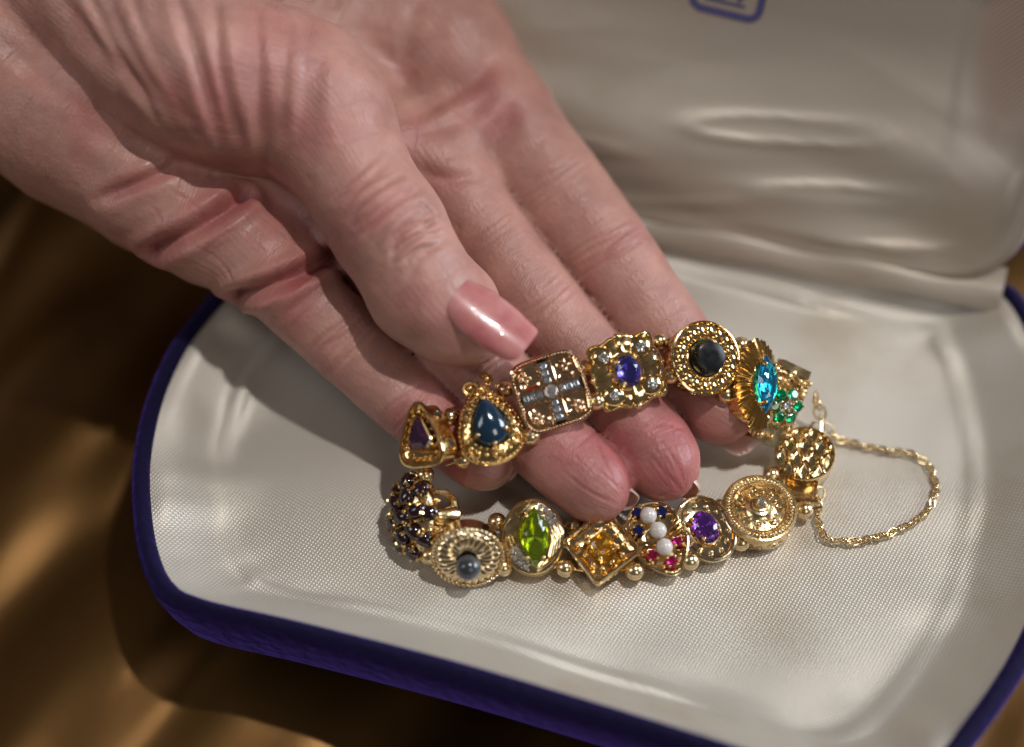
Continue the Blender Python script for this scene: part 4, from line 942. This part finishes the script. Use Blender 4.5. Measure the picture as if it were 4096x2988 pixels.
# O: garnet cluster turned on its side with a wide gold band behind
h = 4.0; o = ell(5.4, 7.2, 48); b0 = MB(); b0.loft(o, [(.8, 0), (.95, .4), (1.0, 1.6), (.92, 2.4), (.7, 3.2), (.4, 3.8)])
b0.tube([(3.4, 0, 1.5), (5.0, 0, -.4), (5.0, 0, -3.4), (4.0, 0, -4.6), (-4.0, 0, -4.6), (-5.0, 0, -3.2), (-4.6, 0, 0)], [1.2, 1.7, 2.0, 1.8, 1.3, 1.3, .9], 10)
for sg in (-1, 1): b0.tube([(4.6, sg * 4.5, .6), (5.2, sg * 4.2, -2.2), (4.4, sg * 3.0, -4.4), (4.6, sg * 1.0, -4.6)], [.5, .7, .9, 1.0], 9)
granules(b0, along_outline(o * .93, 1.25), 1.9, .5, .3)
for sg in (-1, 1): scroll(b0, 5.0, sg * 2.4, 0.4, .9, 1.1, .26, .5, sg)
subs = []; s0 = MB()
spots = [(0, 0, 0)] + [(3.2 * math.cos(a), 3.9 * math.sin(a), 1) for a in th(6) + .3] + [(5.0 * math.cos(a), 6.7 * math.sin(a), 2) for a in th(8) + .1]
for x, y, ring_ in spots:
    z = (4.5, 3.9, 2.4)[ring_]; tl = (x * .09 * ring_, y * .07 * ring_, 1); M_ = T(x, y, z, math.atan2(y, x), 1, tl)
    subs.append(('gemstone', cabochon(ell(2.0, 1.5, 16), 1.2, M_, 6), GARN, False))
    for a in (.8, 2.35, 3.95, 5.5):
        q_ = M_ @ np.array([2.05 * math.cos(a), 1.55 * math.sin(a), .1, 1]); q2 = M_ @ np.array([1.5 * math.cos(a), 1.1 * math.sin(a), 1.0, 1]); q1 = M_ @ np.array([2.2 * math.cos(a), 1.6 * math.sin(a), -.9, 1])
        s0.tube([q1[:3], q_[:3], q2[:3]], [.34, .46, .32], 7)
subs.append(('setting', s0, GOLD, False))
charm('cluster_charm', 'gold charm with a cluster of dark garnets, turned sideways', frame(404, 517, 8.5, -.95, .02, 4, 4.0), b0, ANTIQUE, subs)

# spacer beads on the two threading wires
BEADS = [(450, 417, 17, 20), (463, 459, 14, 20), (506, 390, 20, 20), (531, 436, 18, 18), (585, 367, 22, 18), (597, 401, 21, 18), (659, 342, 22, 14), (670, 375, 21.5, 14), (741, 346, 18.5, -20), (726, 394, 17.5, -20),
         (763, 418, 12, -40), (425, 475, 10.5, 70), (437, 533.5, 6.0, 120), (429, 556, 3.0, 150), (497, 522, 5.0, 20), (503.5, 567, 2.6, 10), (575, 527, 3.2, -8), (565, 568, 2.6, -8), (625, 530, 3.0, 0),
         (634.5, 571, 2.6, 0), (690, 561, 2.6, 10), (719.5, 508, 3.0, 10), (741, 542, 2.6, 12), (772, 475, 3.2, 20), (804, 510, 2.6, 10)]
mb = MB(); t_ = np.linspace(0.32, math.pi - .32, 12); prof = [(1.78 * math.sin(a), 1.78 * math.cos(a)) for a in t_]
mb.loft(ell(1, 1, 24), [(r_, z) for r_, z in prof[::-1]], False, False); mb.loft(ell(1, 1, 24), [(prof[-1][0], prof[-1][1]), (.45, -1.3), (.45, 1.3), (prof[0][0], prof[0][1])], False, False)
bm_ = mb.mesh('spacer_bead', BEADGOLD, 50)
wm = MB().tube([(0, 0, -3.4), (0, 0.1, 0), (0, 0, 3.4)], .3, 7).mesh('wire', GOLD, 40)
for px, py, z, an in BEADS:
    dirv = nrm(RIGHT * math.cos(math.radians(an)) + UP * math.sin(math.radians(an)) * .9); o_ = link('spacer_bead', bm_, BRACE, P(px, py, z) - BR0)
    o_.rotation_mode = 'QUATERNION'; o_.rotation_quaternion = Vector((0, 0, 1)).rotation_difference(Vector(dirv)); link('wire', wm, o_)

# safety chain, a soft loop of twisted links on the satin
cpx = [(816, 398, 9), (818.5, 408, 6), (824, 424, 3), (832, 432, 1.2), (840, 440, .9), (857, 444, .8), (876, 448.6, .8), (895, 451.5, .9), (913, 454.5, .8), (926, 463, .8), (934, 476, .8), (935.6, 490, .8), (932, 503, .8), (922, 516, .8), (906, 526, .8),
       (887, 534, .8), (869, 539, .8), (850, 541.5, .8), (834, 540, .8), (825, 537, .9), (820.5, 529, .9), (818, 516, .9), (818.5, 506, 1.4), (817, 498, 1.8), (820, 491, 2.2)]
path = spline([P(x, y, z) - BR0 for x, y, z in cpx], 20); acc = np.r_[0, np.cumsum(np.linalg.norm(np.diff(path, axis=0), axis=1))]
chain = link('safety_chain', None, BRACE); chain['label'] = 'fine twisted gold safety chain'
def linkmesh(a, b_, r): return MB().tube([(a * math.cos(t), b_ * math.sin(t), 0) for t in th(14)], r, 6, True).mesh('chain_link', CHAINGOLD, 60)
lm, lbig = linkmesh(1.05, .62, .165), linkmesh(1.6, 1.15, .22)
sd, k = 0.0, 0
while sd < acc[-1] - .5:
    big = sd < 9.5 or sd > acc[-1] - 3.0; stp = 2.1 if big else 0.78
    p = np.array([np.interp(sd, acc, path[:, c]) for c in range(3)]); p2 = np.array([np.interp(min(sd + .4, acc[-1]), acc, path[:, c]) for c in range(3)])
    tn = nrm(p2 - p); X_ = Vector(tn); Z_ = Vector((0, 0, 1)); Y_ = Z_.cross(X_).normalized(); Z_ = X_.cross(Y_)
    R_ = Matrix((X_, Y_, Z_)).transposed().to_4x4() @ Matrix.Rotation((math.pi / 2 if big else 0.9) * k + random.uniform(-.2, .2) + .4, 4, 'X') @ Matrix.Rotation(random.uniform(-.1, .1) + (0 if big else .35), 4, 'Z')
    o_ = link('chain_link', lbig if big else lm, chain); o_.matrix_local = Matrix.Translation(Vector(p * MM)) @ R_
    sd += stp; k += 1
